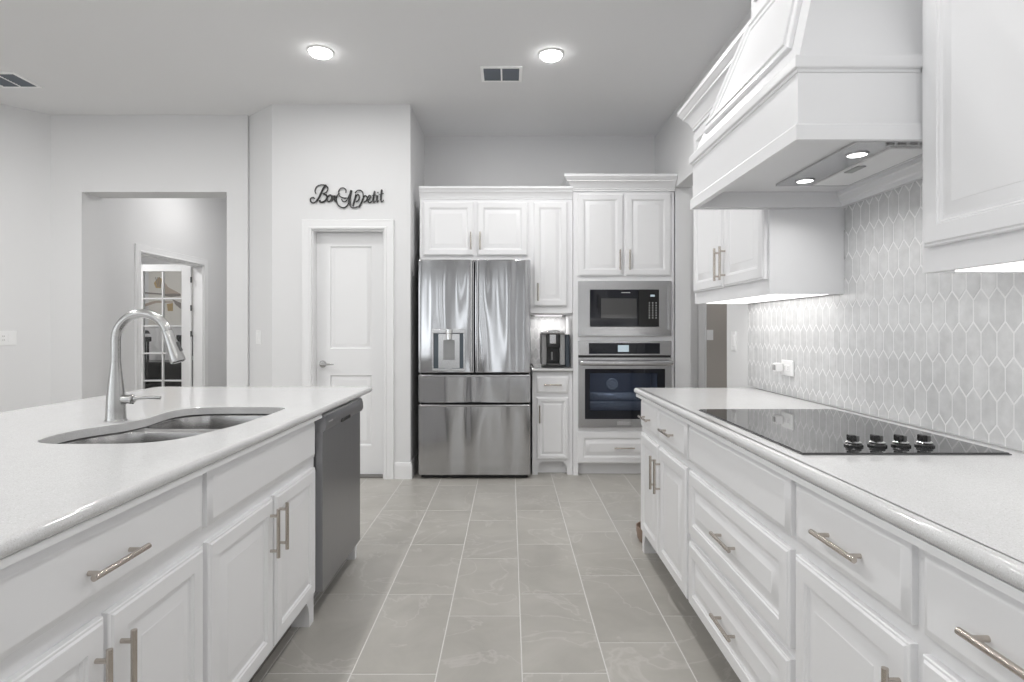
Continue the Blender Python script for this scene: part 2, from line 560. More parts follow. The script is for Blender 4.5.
# glazed hall door (door_2), standing open into the study
LX0, LX1, LY = -4.66, -3.955, 7.06
gx0, gx1, gz0, gz1 = -4.545, -4.07, .26, 1.955
gb = B()
gb.box(LX0, gx0, LY, LY + .04, .015, 2.04, .003)
gb.box(gx1, LX1, LY, LY + .04, .015, 2.04, .003)
gb.box(gx0, gx1, LY, LY + .04, .015, gz0)
gb.box(gx0, gx1, LY, LY + .04, gz1, 2.04)
ph = (gz1 - gz0) / 5
for k in range(1, 5):
    gb.box(gx0, gx1, LY + .004, LY + .036, gz0 + ph * k - .010, gz0 + ph * k + .010, .003)
mxx = (gx0 + gx1) / 2
gb.box(mxx - .010, mxx + .010, LY + .004, LY + .036, gz0, gz1, .003)
d2 = struct('door_2', gb, M_TRIM)
for i in range(2):
    for k in range(5):
        xa, xb = (gx0, mxx - .01) if i == 0 else (mxx + .01, gx1)
        obj('glass_pane', B().box(xa, xb, LY + .018, LY + .022, gz0 + ph * k + .01, gz0 + ph * (k + 1) - .01), M_GLASS, d2)
kb = B().lathe((-4.605, LY, .93), [(.028, 0), (.028, -.006), (.012, -.010), (.012, -.03), (.024, -.04), (.027, -.052), (.018, -.064), (.004, -.067)], axis='y')
obj('door_knob', kb, M_DKGREY, d2)
for z in (.30, 1.18, 1.50, 1.85):
    obj('hinge', B().cyl((LX1 + .008, LY + .0, z - .035), (LX1 + .008, LY + .0, z + .035), .007, 10).box(LX1 - .004, LX1 + .018, LY - .004, LY, z - .035, z + .035), M_DKGREY, d2)
# things in the study
af = thing('wall_art', 'unframed white canvas with ochre and grey boat-like shapes seen through glazed door', 'picture', (-5.0, 8.88, 1.30))
obj('canvas', B().box(-5.62, -4.30, 8.86, 8.895, 1.28, 2.20, .004), mat('canvas_white', (0.72, 0.70, 0.65), 0.8), af)
def flat(pts, y=8.858):
    return B().loft([[(x, y, z) for x, z in pts], [(x, y - .003, z) for x, z in pts]])
OCH = mat('ochre_paint', (0.48, 0.35, 0.17), 0.7); GRYP = mat('grey_brown_paint', (0.28, 0.25, 0.23), 0.7); LT = mat('pale_brown_paint', (0.48, 0.40, 0.33), 0.7)
def az(px, py): return ((px - 510) * 8.86 / 570, 1.24 + (329 - py) * 8.86 / 570)
obj('painted_sail', flat([az(154, 283), az(159, 277), az(162, 279), az(161, 288), az(156, 288)]), OCH, af)
for k in range(3):
    obj('painted_stripe', flat([az(155.5 + k * 2, 277.5), az(156.2 + k * 2, 277.2), az(158.6 + k * 1.4, 287), az(157.8 + k * 1.4, 287)], 8.854), GRYP, af)
obj('painted_hull', flat([az(164, 281), az(168, 287), az(180, 293.5), az(181, 296), az(165, 295)]), LT, af)
obj('painted_shade', flat([az(164, 294), az(174, 293.5), az(181, 294), az(181, 296), az(171, 297), az(165, 296)], 8.854), GRYP, af)
obj('painted_deck', flat([az(144, 292), az(163, 293.6), az(163, 294.8), az(144, 293.6)]), GRYP, af)
obj('painted_frame', flat([az(167, 304), az(173, 303), az(173, 311), az(168, 311)]), OCH, af)
obj('painted_wave', flat([az(144, 304), az(155, 301), az(173, 301.5), az(173, 302.6), az(156, 303), az(144, 307)]), LT, af)
obj('painted_shadow', flat([az(172, 299), az(181, 303), az(181, 309), az(176, 305)]), GRYP, af)
ch = thing('office_chair', 'black slatted office chair seen through lower glass panes', 'chair', (-5.45, 8.1, 0))
cb = B()
for k in range(7):
    cb.box(-5.42 + k * .042, -5.392 + k * .042, 8.10, 8.125, .52, 1.08, .006)
cb.box(-5.45, -5.11, 8.09, 8.135, 1.06, 1.13, .012)
obj('backrest', cb, M_BLACK, ch)
obj('seat', B().box(-5.47, -5.09, 7.66, 8.10, .45, .52, .02), M_BLACK, ch)
obj('pedestal', B().cyl((-5.28, 7.88, .1), (-5.28, 7.88, .45), .03), M_BLACK, ch)
for k in range(5):
    a = k * 2 * math.pi / 5
    obj('leg', B().tube([(-5.28, 7.88, .11), (-5.28 + .26 * math.cos(a), 7.88 + .26 * math.sin(a), .05)], .022, 8).cyl((-5.28 + .26 * math.cos(a), 7.88 + .26 * math.sin(a), 0), (-5.28 + .26 * math.cos(a), 7.88 + .26 * math.sin(a), .05), .025, 10), M_BLACK, ch)
dk = thing('desk', 'dark desk standing against the study wall behind glazed door', 'desk', (-4.9, 8.5, 0))
obj('desktop', B().box(-5.7, -4.2, 8.25, 8.84, .72, .76, .004), M_BLACK, dk)
obj('side_panel', B().box(-5.7, -5.66, 8.27, 8.82, 0, .72), M_BLACK, dk)
obj('side_panel', B().box(-4.24, -4.2, 8.27, 8.82, 0, .72), M_BLACK, dk)
obj('back_panel', B().box(-5.66, -4.24, 8.78, 8.80, .25, .72), M_BLACK, dk)
mo = thing('computer_monitor', 'black monitor on the dark study desk', 'monitor', (-4.7, 8.5, .76))
obj('screen', B().box(-4.98, -4.42, 8.50, 8.53, .84, 1.15, .006), M_BLACK, mo)
obj('stand', B().box(-4.80, -4.60, 8.42, 8.60, .76, .772, .003).box(-4.72, -4.68, 8.53, 8.55, .77, .95), M_BLACK, mo)
dl = thing('desk_lamp', 'thin black desk lamp with bent arm behind the chair', 'lamp', (-5.42, 8.45, .76))
obj('base', B().lathe((-5.50, 8.45, .76), [(.06, 0), (.06, .012), (.05, .018)]), M_BLACK, dl)
obj('arm', B().tube([(-5.50, 8.45, .77), (-5.50, 8.45, 1.10), (-5.42, 8.45, 1.20)], .012, 8), M_BLACK, dl)
obj('lamp_head', B().lathe((-5.39, 8.45, 1.17), [(.05, 0), (.03, .04), (.015, .05)]), M_BLACK, dl)

# ------------------------------------------------------------------ cabinets
T = .020
RAISED = [(0, 0), (0, .013), (.002, .015), (.006, .0155), (.010, .0195), (.013, .020), (.050, .020), (.053, .0165), (.057, .0155), (.061, .0105), (.067, .0100), (.070, .0105), (.096, .0180), (.0985, .0195), (.103, .0195)]
SMALL = [(0, 0), (0, .013), (.002, .015), (.006, .0155), (.010, .0195), (.013, .020), (.032, .020), (.035, .0165), (.038, .0155), (.041, .0105), (.045, .0100), (.047, .0105), (.062, .0180), (.064, .0195), (.066, .0195)]
SLAB = [(0, 0), (0, .011), (.003, .013), (.006, .0135), (.016, .0195), (.020, .020)]

def pull(P, uc, vc, vertical, L=.165, parent=None):
    b = B()
    h = L / 2; s = L * .36; st = .027
    if vertical:
        b.cyl(P(uc, vc - h, T + st), P(uc, vc + h, T + st), .0062, 14)
        for k in (-s, s): b.cyl(P(uc, vc + k, T - .004), P(uc, vc + k, T + st), .005, 12)
    else:
        b.cyl(P(uc - h, vc, T + st), P(uc + h, vc, T + st), .0062, 14)
        for k in (-s, s): b.cyl(P(uc + k, vc, T - .004), P(uc + k, vc, T + st), .005, 12)
    return obj('handle', b, M_PULL, parent)

def frontpiece(kind, P, u0, u1, v0, v1, prof, parent, handle=None, L=.165):
    d = obj(kind, B().panel(P, u0, u1, v0, v1, prof), M_CAB, parent, angle=25)
    if handle:
        pull(P, handle[0], handle[1], handle[2], L, d)
    return d

def carcass(P, u0, u1, z0, z1, depth, parent, name='body', top=False, cut=None):
    """side panels, bottom, back and a face frame; depth runs away from the front (negative d)"""
    b = B()
    def pb(a, c, v0, v1, d0, d1):
        p, q = P(a, v0, d0), P(c, v1, d1)
        b.box(min(p[0], q[0]), max(p[0], q[0]), min(p[1], q[1]), max(p[1], q[1]), min(p[2], q[2]), max(p[2], q[2]))
    pb(u0, u0 + .018, z0, z1, -.02, -depth)
    pb(u1 - .018, u1, z0, cut or z1, -.02, -depth)
    pb(u0 + .018, u1 - .018, z0, z0 + .018, -.02, -depth)
    pb(u0 + .018, u1 - .018, z0, z1, -depth + .01, -depth)
    if top: pb(u0 + .018, u1 - .018, z1 - .018, z1, -.02, -depth)
    pb(u0, u1, z0, z1, 0, -.02)
    if z1 == ZT and depth != .645:
        pb(u0, u1, ZT - .015, ZT, .036, 0)
    return obj(name, b, M_CAB, parent)

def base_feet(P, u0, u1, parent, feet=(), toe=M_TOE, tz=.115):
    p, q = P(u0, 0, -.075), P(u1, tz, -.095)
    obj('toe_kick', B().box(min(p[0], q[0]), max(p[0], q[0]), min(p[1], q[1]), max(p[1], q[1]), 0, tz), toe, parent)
    for f0, f1, side in feet:
        # bracket foot: curved towards the toe space
        prof = [(f0, 0), (f1, 0), (f1, tz), (f0, tz)] if side == 0 else None
        if side > 0:
            prof = [(f0, 0), (f1, 0), (f1 + .002, .05), (f1 + .012, .085), (f1 + .035, tz), (f0, tz)]
        elif side < 0:
            prof = [(f0, 0), (f1, 0), (f1, tz), (f0 - .035, tz), (f0 - .012, .085), (f0 - .002, .05)]
        b = B().loft([[P(u, v, 0) for u, v in prof], [P(u, v, -.02) for u, v in prof]])
        b2 = P(f0, 0, -.02); b3 = P(f1, tz, -.095)
        b.box(min(b2[0], b3[0]), max(b2[0], b3[0]), min(b2[1], b3[1]), max(b2[1], b3[1]), 0, tz)
        obj('foot', b, M_CAB, parent)

ZT = .878      # underside of the worktops
CT = .908      # top of the worktops

# ---- right-hand run, faces the aisle
XF = .741
P_R = lambda u, v, d: (XF - d, u, v)
grp = 'white base cabinets under the cooktop counter'
c = thing('base_cabinet', 'far two-drawer two-door base cabinet at the doorway end of cooktop counter', 'cabinet', (1.05, 2.72, 0), grp)
carcass(P_R, 2.329, 3.19, .115, ZT, .62, c)
base_feet(P_R, 2.329, 3.19, c, [(3.15, 3.19, -1)])
for u0, u1, hs in ((2.345, 2.772, 1), (2.790, 3.155, -1)):
    frontpiece('drawer', P_R, u0, u1, .703, .856, SLAB, c, ((u0 + u1) / 2 + .02, .770, False))
    hu = u1 - .03 if hs > 0 else u0 + .03
    frontpiece('door', P_R, u0, u1, .130, .668, RAISED, c, (hu, .530, True))
c = thing('base_cabinet', 'base cabinet with two deep raised-panel drawers under the black cooktop', 'cabinet', (1.05, 1.84, 0), grp)
carcass(P_R, 1.464, 2.329, .115, ZT, .62, c)
base_feet(P_R, 1.464, 2.329, c)
frontpiece('false_front', P_R, 1.479, 2.313, .703, .856, SLAB, c)
frontpiece('drawer', P_R, 1.479, 2.313, .410, .668, RAISED, c, (1.890, .535, False))
frontpiece('drawer', P_R, 1.479, 2.313, .130, .382, RAISED, c, (1.890, .252, False))
c = thing('base_cabinet', 'one-drawer one-door base cabinet between deep drawers and nearest cabinet', 'cabinet', (1.05, 1.21, 0), grp)
carcass(P_R, 1.020, 1.464, .115, ZT, .62, c)
base_feet(P_R, 1.020, 1.464, c)
frontpiece('drawer', P_R, 1.035, 1.450, .703, .856, SLAB, c, (1.232, .773, False))
frontpiece('door', P_R, 1.035, 1.450, .130, .668, RAISED, c, (1.055, .530, True))
c = thing('base_cabinet', 'cabinet nearest the camera under cooktop counter, handle cut by frame', 'cabinet', (1.05, .77, 0), grp)
carcass(P_R, .569, 1.020, .115, ZT, .62, c)
base_feet(P_R, .569, 1.020, c)
frontpiece('drawer', P_R, .583, 1.004, .703, .856, SLAB, c, (.800, .773, False))
frontpiece('door', P_R, .583, 1.004, .130, .668, RAISED, c, (.615, .530, True))

def bullnose(z0=ZT, z1=CT):
    h = z1 - z0
    return [(-.030, z1), (-.014, z1), (-.0095, z1 - .0008), (-.0055, z1 - .003), (-.002, z1 - .007), (0, z1 - .013), (0, z1 - .018), (-.002, z1 - .023), (-.006, z1 - .028), (-.012, z0)]

def worktop(name, outline, hole=None, z0=ZT, z1=CT, r=.02):
    """slab with an eased edge along the whole outline (counter-clockwise) and an optional hole"""
    b = B()
    # round the corners
    pts = []
    n = len(outline)
    for i in range(n):
        p0, p1, p2 = (Vector(outline[(i + k) % n]) for k in (-1, 0, 1))
        a = (p0 - p1).normalized(); c_ = (p2 - p1).normalized()
        for k in range(5):
            t = k / 4
            s_, e_ = p1 + a * r, p1 + c_ * r
            pts.append((1 - t) ** 2 * s_ + 2 * t * (1 - t) * p1 + t * t * e_)
    def off(pl, d):
        m = len(pl); out = []
        for i in range(m):
            t = (pl[(i + 1) % m] - pl[i - 1]).normalized()
            out.append(pl[i] + Vector((t.y, -t.x)) * d)
        return out
    prof = bullnose(z0, z1)
    o = bmesh.new()
    rows = []
    for d, z in prof:
        rows.append([o.verts.new((p.x, p.y, z)) for p in off(pts, d)])
    for a, c_ in zip(rows, rows[1:]):
        for k in range(len(a)):
            o.faces.new((a[k], a[(k + 1) % len(a)], c_[(k + 1) % len(a)], c_[k]))
    def ring(row):
        return [o.edges.get((row[k], row[(k + 1) % len(row)])) for k in range(len(row))]
    e_top, e_bot = ring(rows[0]), ring(rows[-1])
    if hole:
        ht = [o.verts.new((x, y, z1)) for x, y in off([Vector(q) for q in hole], .002)]
        hm = [o.verts.new((x, y, z1 - .002)) for x, y in hole]
        hbt = [o.verts.new((x, y, z0)) for x, y in hole]
        m = len(hole)
        for A, Bq in ((ht, hm), (hm, hbt)):
            for k in range(m):
                o.faces.new((A[k], A[(k + 1) % m], Bq[(k + 1) % m], Bq[k]))
        e_top += ring(ht); e_bot += ring(hbt)
    bmesh.ops.triangle_fill(o, edges=e_top, use_beauty=True)
    bmesh.ops.triangle_fill(o, edges=e_bot, use_beauty=True)
    bmesh.ops.recalc_face_normals(o, faces=o.faces[:])
    b._add(o)
    return obj(name, b, M_QUARTZ, angle=40)

wt = worktop('countertop', [(.700, -.35), (XR - .004, -.35), (XR - .004, 3.235), (.700, 3.235)])
tag(wt, 'white quartz countertop along tiled wall carrying the black cooktop', 'countertop')

c = thing('base_cabinet', 'base cabinet beside the camera at the near end of tiled-wall counter', 'cabinet', (1.05, .1, 0), grp)
carcass(P_R, -.33, .569, .115, ZT, .62, c)
base_feet(P_R, -.33, .569, c)
frontpiece('drawer', P_R, -.316, .541, .703, .856, SLAB, c, (.11, .773, False))
frontpiece('door', P_R, -.316, .108, .130, .668, RAISED, c, (.076, .530, True))
frontpiece('door', P_R, .118, .541, .130, .668, RAISED, c, (.15, .530, True))

# ---- island, faces the aisle
XL = -.834
P_L = lambda u, v, d: (XL + d, u, v)
grp = 'white island cabinets on the sink side'
c = thing('island_cabinet', 'island sink base cabinet with false front and two doors beside dishwasher', 'cabinet', (-1.15, 1.95, 0), grp)
carcass(P_L, 1.535, 2.420, .115, ZT, .66, c, cut=.64)
base_feet(P_L, 1.535, 2.420, c, [(2.370, 2.420, -1)])
frontpiece('false_front', P_L, 1.547, 2.395, .703, .856, SLAB, c)
frontpiece('door', P_L, 1.547, 1.966, .135, .660, RAISED, c, (1.937, .545, True))
frontpiece('door', P_L, 1.986, 2.395, .135, .660, RAISED, c, (2.013, .545, True))
c = thing('island_cabinet', 'island cabinet with one wide drawer over two doors in near foreground', 'cabinet', (-1.15, 1.14, 0), grp)
carcass(P_L, .790, 1.535, .115, ZT, .66, c)
base_feet(P_L, .790, 1.535, c)
frontpiece('drawer', P_L, .802, 1.522, .703, .856, SLAB, c, (1.160, .768, False))
frontpiece('door', P_L, .802, 1.150, .135, .660, RAISED, c, (1.120, .528, True))
frontpiece('door', P_L, 1.163, 1.522, .135, .660, RAISED, c, (1.193, .528, True))
c = thing('island_cabinet', 'island cabinet beside the camera, past the wide drawer cabinet', 'cabinet', (-1.15, .3, 0), grp)
carcass(P_L, -.13, .790, .115, ZT, .66, c)
base_feet(P_L, -.13, .790, c)
frontpiece('drawer', P_L, -.117, .776, .703, .856, SLAB, c, (.32, .786, False))
frontpiece('door', P_L, -.117, .312, .135, .660, RAISED, c, (.280, .545, True))
frontpiece('door', P_L, .324, .776, .135, .660, RAISED, c, (.356, .545, True))
ip = B().box(XL - .66, XL, 3.062, 3.10, .115, ZT).box(XL - .66, XL - .0, 3.062, 3.10, 0, .115)
tag(obj('end_panel', ip, M_CAB), 'white end panel closing the island beside the dishwasher', 'panel')
bp = B().box(-1.53, -1.50, -.13, 3.10, 0, ZT)
tag(obj('back_panel', bp, M_CAB), 'white back panel of the island on the seating side', 'panel')

# ---- dishwasher
dw = thing('dishwasher', 'stainless steel dishwasher built into the far end of island', 'dishwasher', (-1.1, 2.74, 0))
obj('tub', B().box(-1.45, -.86, 2.462, 3.045, .10, .855), M_DKGREY, dw)
obj('door', B().box(-.86, -.800, 2.435, 3.045, .115, .800, .004), M_DWSTEEL, dw)
cp = [(-.86, .80), (-.800, .800), (-.790, .806), (-.785, .822), (-.786, .850), (-.792, .868), (-.800, .874), (-.86, .874)]
ctl = obj('control_panel', B().prism_y(cp, 2.433, 3.047), M_DWSTEEL, dw)
obj('pocket_handle', B().box(-.802, -.7825, 2.66, 2.80, .806, .822, .002), M_BLACK, ctl)
obj('brand_mark', B().box(-.79, -.7853, 2.47, 2.53, .836, .841), M_KEYS, ctl)
obj('toe_panel', B().box(-.93, -.912, 2.435, 3.045, 0, .10), M_DARK, dw)
obj('toe_rail', B().box(-.912, -.900, 2.435, 3.045, .012, .030).box(-.912, -.895, 2.43, 3.05, 0, .010), M_GREYP, dw)

# ---- island top with sink cutout
HOLE = [(-.938, 2.365), (-.965, 2.415), (-1.04, 2.432), (-1.16, 2.434), (-1.26, 2.428), (-1.337, 2.40), (-1.372, 2.33), (-1.366, 2.22), (-1.352, 2.12), (-1.362, 2.02), (-1.392, 1.96), (-1.425, 1.88), (-1.428, 1.78), (-1.40, 1.69), (-1.33, 1.652), (-1.20, 1.650), (-1.09, 1.658), (-1.02, 1.70), (-.985, 1.77), (-.966, 1.86), (-.946, 1.96), (-.938, 2.08), (-.935, 2.22)]
def smooth_closed(pts, k=4):
    out = []
    n = len(pts)
    for i in range(n):
        p = [Vector(pts[(i + j) % n]) for j in (-1, 0, 1, 2)]
        for s_ in range(k):
            t = s_ / k
            out.append(0.5 * ((2 * p[1]) + (p[2] - p[0]) * t + (2 * p[0] - 5 * p[1] + 4 * p[2] - p[3]) * t * t + (3 * p[1] - p[0] - 3 * p[2] + p[3]) * t ** 3))
    return out
hole = smooth_closed(HOLE, 4)
it = worktop('countertop', [(-2.04, -.15), (-.790, -.15), (-.790, 3.30), (-2.04, 3.30)], [(p.x, p.y) for p in hole], r=.035)
tag(it, 'white speckled quartz island top with double sink cutout', 'countertop')

sk = thing('sink', 'double bowl stainless steel sink set under the island top', 'sink', (-1.18, 2.04, .66))
def rrect(x0, x1, y0, y1, r, z, n=6):
    pts = []
    for cx, cy, a0 in ((x1 - r, y0 + r, -90), (x1 - r, y1 - r, 0), (x0 + r, y1 - r, 90), (x0 + r, y0 + r, 180)):
        for k in range(n + 1):
            a = R(a0 + 90 * k / n)
            pts.append((cx + r * math.cos(a), cy + r * math.sin(a), z))
    return pts
def bowl(x0, x1, y0, y1, r, top, depth):
    lv = [(-.004, top), (.002, top - .002), (.006, top - .008), (.010, top - .05), (.016, top - depth + .05), (.024, top - depth + .02), (.045, top - depth + .003), (.07, top - depth)]
    return [rrect(x0 + i, x1 - i, y0 + i, y1 - i, max(.02, r - i * .5), z) for i, z in lv]
sb = B()
bw = [(-1.435, -.955, 1.640, 2.045, .13), (-1.385, -.925, 2.085, 2.445, .11)]
tops = []
o = bmesh.new()
outer = [o.verts.new(p) for p in rrect(-1.47, -.90, 1.615, 2.458, .1, ZT - .003)]
edg = []
def ringv(vs): return [o.edges.new((vs[k], vs[(k + 1) % len(vs)])) for k in range(len(vs))]
edg += ringv(outer)
for q in bw:
    lp = bowl(*q, ZT - .003, .21)
    rows = [[o.verts.new(p) for p in l] for l in lp]
    edg += ringv(rows[0])
    for a, c_ in zip(rows, rows[1:]):
        for k in range(len(a)):
            o.faces.new((a[k], a[(k + 1) % len(a)], c_[(k + 1) % len(a)], c_[k]))
    o.faces.new(rows[-1])
bmesh.ops.triangle_fill(o, edges=edg, use_beauty=True)
bmesh.ops.recalc_face_normals(o, faces=o.faces[:])
sb._add(o)
obj('basin', sb, M_SINK, sk, angle=50)
for q in bw:
    cx, cy = (q[0] + q[1]) / 2, (q[2] + q[3]) / 2
    obj('drain', B().lathe((cx, cy, ZT - .2125), [(.055, 0), (.055, .003), (.045, .004), (.040, .001), (.01, .001)]), M_CHROME, sk)

# ---- faucet
fx, fy = -1.428, 2.065
fa = thing('faucet', 'satin nickel pull-down gooseneck faucet on the island top', 'faucet', (fx, fy, CT))
obj('body', B().lathe((fx, fy, CT), [(.036, 0), (.036, .003), (.0325, .006), (.032, .04), (.030, .08), (.0265, .12), (.022, .16), (.0185, .19), (.0168, .212), (.0168, .2135)], 36), M_FAUCET, fa, angle=50)
Rr, cz = .096, 1.200
pts = [(fx, fy, CT + .214), (fx, fy, 1.16), (fx, fy, 1.19)]
for k in range(0, 33):
    a = R(180 - 160 * k / 32)
    pts.append((fx + Rr + Rr * math.cos(a), fy, cz + Rr * math.sin(a)))
obj('neck', B().tube(pts, .0160, 20), M_FAUCET, fa, angle=60)
e = Vector(pts[-1]); dr = Vector((math.sin(R(20)), 0, -math.cos(R(20))))
hp = [(0, .0155), (.002, .0175), (.03, .0185), (.06, .021), (.095, .0245), (.112, .0255), (.118, .0245)]
hd = obj('spray_head', B().tube([e + dr * t for t, _ in hp], [r for _, r in hp], 24), M_FAUCET, fa, angle=50)
obj('nozzle', B().tube([e + dr * .115, e + dr * .121], [.021, .020], 20), M_BLACK, hd)
obj('spray_button', B().tube([e + dr * .05 + Vector((.019, 0, .007)), e + dr * .085 + Vector((.0225, 0, .008))], .006, 8), M_DKGREY, hd)
hl = B().cyl((fx + .025, fy, CT + .078), (fx + .052, fy, CT + .078), .0165, 20)
hl.lathe((fx + .052, fy, CT + .078), [(.0165, 0), (.0185, .002), (.0185, .010), (.014, .013)], 20, 'x')
hl.tube([(fx + .06, fy, CT + .078), (fx + .085, fy, CT + .082), (fx + .12, fy, CT + .084), (fx + .162, fy, CT + .083)], [.010, .007, .0065, .006], 12)
obj('lever', hl, M_FAUCET, fa)

# ------------------------------------------------------------------ cooktop
ck = thing('cooktop', 'black glass electric cooktop set in the counter below hood', 'cooktop', (1.045, 1.91, CT))
obj('glass_surface', B().box(.773, 1.317, 1.502, 2.322, CT, CT + .006, .0015), M_GLASSTOP, ck)
rg = B()
obj('edge_trim', B().box(.770, 1.320, 1.499, 2.325, CT, CT + .003), M_DKGREY, ck)
for k in range(4):
    kx = .957 + .066 * k; ky = 1.588; kz = CT + .006
    kn = obj('knob', B().lathe((kx, ky, kz), [(.024, 0), (.024, .004), (.020, .008), (.0155, .010), (.0155, .012)], 28), M_BLACK, ck)
    obj('chrome_skirt', B().lathe((kx, ky, kz + .009), [(.019, 0), (.020, .002), (.016, .005), (.012, .006)], 28), M_CHROME, kn)
    obj('grip', B().box(kx - .014, kx + .001, ky - .012, ky + .012, kz + .014, kz + .032, .003), M_BLACK, kn)
    obj('grip_insert', B().box(kx + .003, kx + .012, ky - .010, ky + .010, kz + .014, kz + .030, .003), M_DKGREY, kn)
    kn['label'] = 'black and chrome burner control knob'

# ------------------------------------------------------------------ backsplash tiles
def clip_poly(poly, u0, u1, v0, v1):
    def cl(pl, f):
        out = []
        for i in range(len(pl)):
            a, b_ = pl[i - 1], pl[i]
            fa_, fb = f(a), f(b_)
            if (fa_ >= 0) != (fb >= 0):
                t = fa_ / (fa_ - fb)
                out.append((a[0] + (b_[0] - a[0]) * t, a[1] + (b_[1] - a[1]) * t))
            if fb >= 0: out.append(b_)
        return out
    for f in (lambda p: p[0] - u0, lambda p: u1 - p[0], lambda p: p[1] - v0, lambda p: v1 - p[1]):
        poly = cl(poly, f)
        if len(poly) < 3: return None
    return poly

def pickets(b, P, rects, pw=.055, pv=.0985, tip=.030, u_ref=0.0, v_ref=1.26, gap=.0034, vtop=None):
    for (u0, u1, v0, v1) in rects:
        j0 = int((v0 - v_ref) / pv) - 3; j1 = int(((1.80 if vtop else v1) - v_ref) / pv) + 3
        for j in range(j0, j1):
            base = v_ref + j * pv       # top point of this row's tiles
            sh = .5 if j % 2 else 0.0
            i0 = int((u0 - u_ref) / pw) - 2; i1 = int((u1 - u_ref) / pw) + 3
            for i in range(i0, i1):
                uc = u_ref + (i + sh) * pw
                h = pw / 2 - gap / 2
                yt = base - gap * .6; yb = base - pv - tip + gap * .6
                poly = [(uc - h, yb + tip), (uc, yb), (uc + h, yb + tip), (uc + h, yt - tip), (uc, yt), (uc - h, yt - tip)]
                poly = clip_poly(poly, u0, u1, v0, vtop(uc, v1) if vtop else v1)
                if not poly: continue
                cu = sum(p[0] for p in poly) / len(poly); cv = sum(p[1] for p in poly) / len(poly)
                ok = [poly[0]]
                for p in poly[1:]:
                    if abs(p[0] - ok[-1][0]) + abs(p[1] - ok[-1][1]) > .0008: ok.append(p)
                if abs(ok[0][0] - ok[-1][0]) + abs(ok[0][1] - ok[-1][1]) < .0008: ok.pop()
                if len(ok) < 3: continue
                poly = ok
                def inn(p, d):
                    v = Vector((cu - p[0], cv - p[1])); l = v.length
                    return (p[0] + v.x / l * min(d, l * .5), p[1] + v.y / l * min(d, l * .5))
                lo = [b.bm.verts.new(P(*p, -.001)) for p in poly]
                mi = [b.bm.verts.new(P(*inn(p, .0004), .0008)) for p in poly]
                hi = [b.bm.verts.new(P(*inn(p, .0022), .0016)) for p in poly]
                n = len(poly)
                for A, C_ in ((lo, mi), (mi, hi)):
                    for k in range(n):
                        b.bm.faces.new((A[k], A[(k + 1) % n], C_[(k + 1) % n], C_[k]))
                b.bm.faces.new(hi)

P_S = lambda u, v, d: (XR - .0075 - d, u, v)
gr = B().box(XR - .0085, XR, -.35, 3.34, CT, 1.386).box(XR - .0085, XR, 1.507, 2.361, 1.386, 1.80)
sp = struct('trim_backsplash', gr, M_SGROUT)
ts = B()
pickets(ts, P_S, [(-.35, 3.336, CT + .002, 1.386)], u_ref=1.6565, vtop=lambda u, v: 1.80 if 1.50 < u < 2.372 else v)
bmesh.ops.recalc_face_normals(ts.bm, faces=ts.bm.faces[:])
obj('picket_tiles', ts, M_SPLASH, sp, flat=True)
sp['label'] = 'pale grey elongated hexagon tile backsplash with white grout'

# ------------------------------------------------------------------ right uppers
CROWN = [(0, 2.395), (.010, 2.395), (.010, 2.408), (.015, 2.412), (.015, 2.420), (.020, 2.428), (.032, 2.452), (.048, 2.470), (.056, 2.474), (.056, 2.484), (.064, 2.490), (.074, 2.506), (.080, 2.510), (.080, 2.532), (0, 2.532)]
XU = 1.081
P_U = lambda u, v, d: (XU - d, u, v)
def light_panel(loc, length, axis, label, k=1.0):
    t = thing('under_cabinet_light', label, 'light', loc, 'slim under-cabinet light panels')
    x, y, z = loc
    dx, dy = (length / 2, .05) if axis == 'x' else (.115, length / 2)
    obj('housing', B().box(x - dx, x + dx, y - dy, y + dy, z + .004, z + .014, .001), M_WHITEP, t)
    obj('lens', B().box(x - dx + .006, x + dx - .006, y - dy + .005, y + dy - .005, z, z + .005), M_BARLENS, t)  # glowing lens widened to make the whole cabinet underside look lit
    area('bar_light', (x, y, z - .003), 2 * dx - .012, BAR_W * length * k, t, shape='RECTANGLE', size_y=2 * dy - .01, col=(1, .98, .96))
    return t

def upper(label, u0, u1, crown_ret, doors):
    c = thing('wall_cabinet', label, 'cabinet', (1.24, (u0 + u1) / 2, 1.386), 'white wall cabinets beside the range hood')
    carcass(P_U, u0, u1, 1.400, 2.40, .313, c, top=True)
    obj('light_rail', B().box(XU, XU + .018, u0, u1, 1.386, 1.400).box(XU + .018, XR - .006, u0, u0 + .018, 1.386, 1.400).box(XU + .018, XR - .006, u1 - .018, u1, 1.386, 1.400), M_CAB, c)
    for a, b_, hu in doors:
        frontpiece('door', P_U, a, b_, 1.450, 2.365, RAISED, c, (hu, 1.565, True))
    obj('crown_molding', B().sweep(crown_ret, CROWN), M_CAB, c)
    return c
upper('wall cabinet past the hood with two doors above the outlet', 2.375, 3.33, [(XR - .002, 3.33), (XU, 3.33), (XU, 2.375)][::-1][::-1], [(2.392, 2.842, 2.812), (2.856, 3.306, 2.886)])
upper('wall cabinet near the camera with plain raised door beside hood', .585, 1.494, [(XU, 1.494), (XU, .585)], [(1.046, 1.470, 1.078), (.609, 1.034, 1.002)])
upper('last wall cabinet beside the camera', -.33, .585, [(XU, .585), (XU, -.33)], [(.13, .560, .162), (-.31, .118, .086)])
light_panel((1.245, 2.86, 1.386), .88, 'y', 'lit slim panel under the wall cabinet past the hood')
light_panel((1.245, 1.04, 1.386), .84, 'y', 'lit slim panel under the wall cabinet near the camera', .5)
light_panel((1.245, .13, 1.386), .84, 'y', 'lit slim panel under the last wall cabinet', .5)

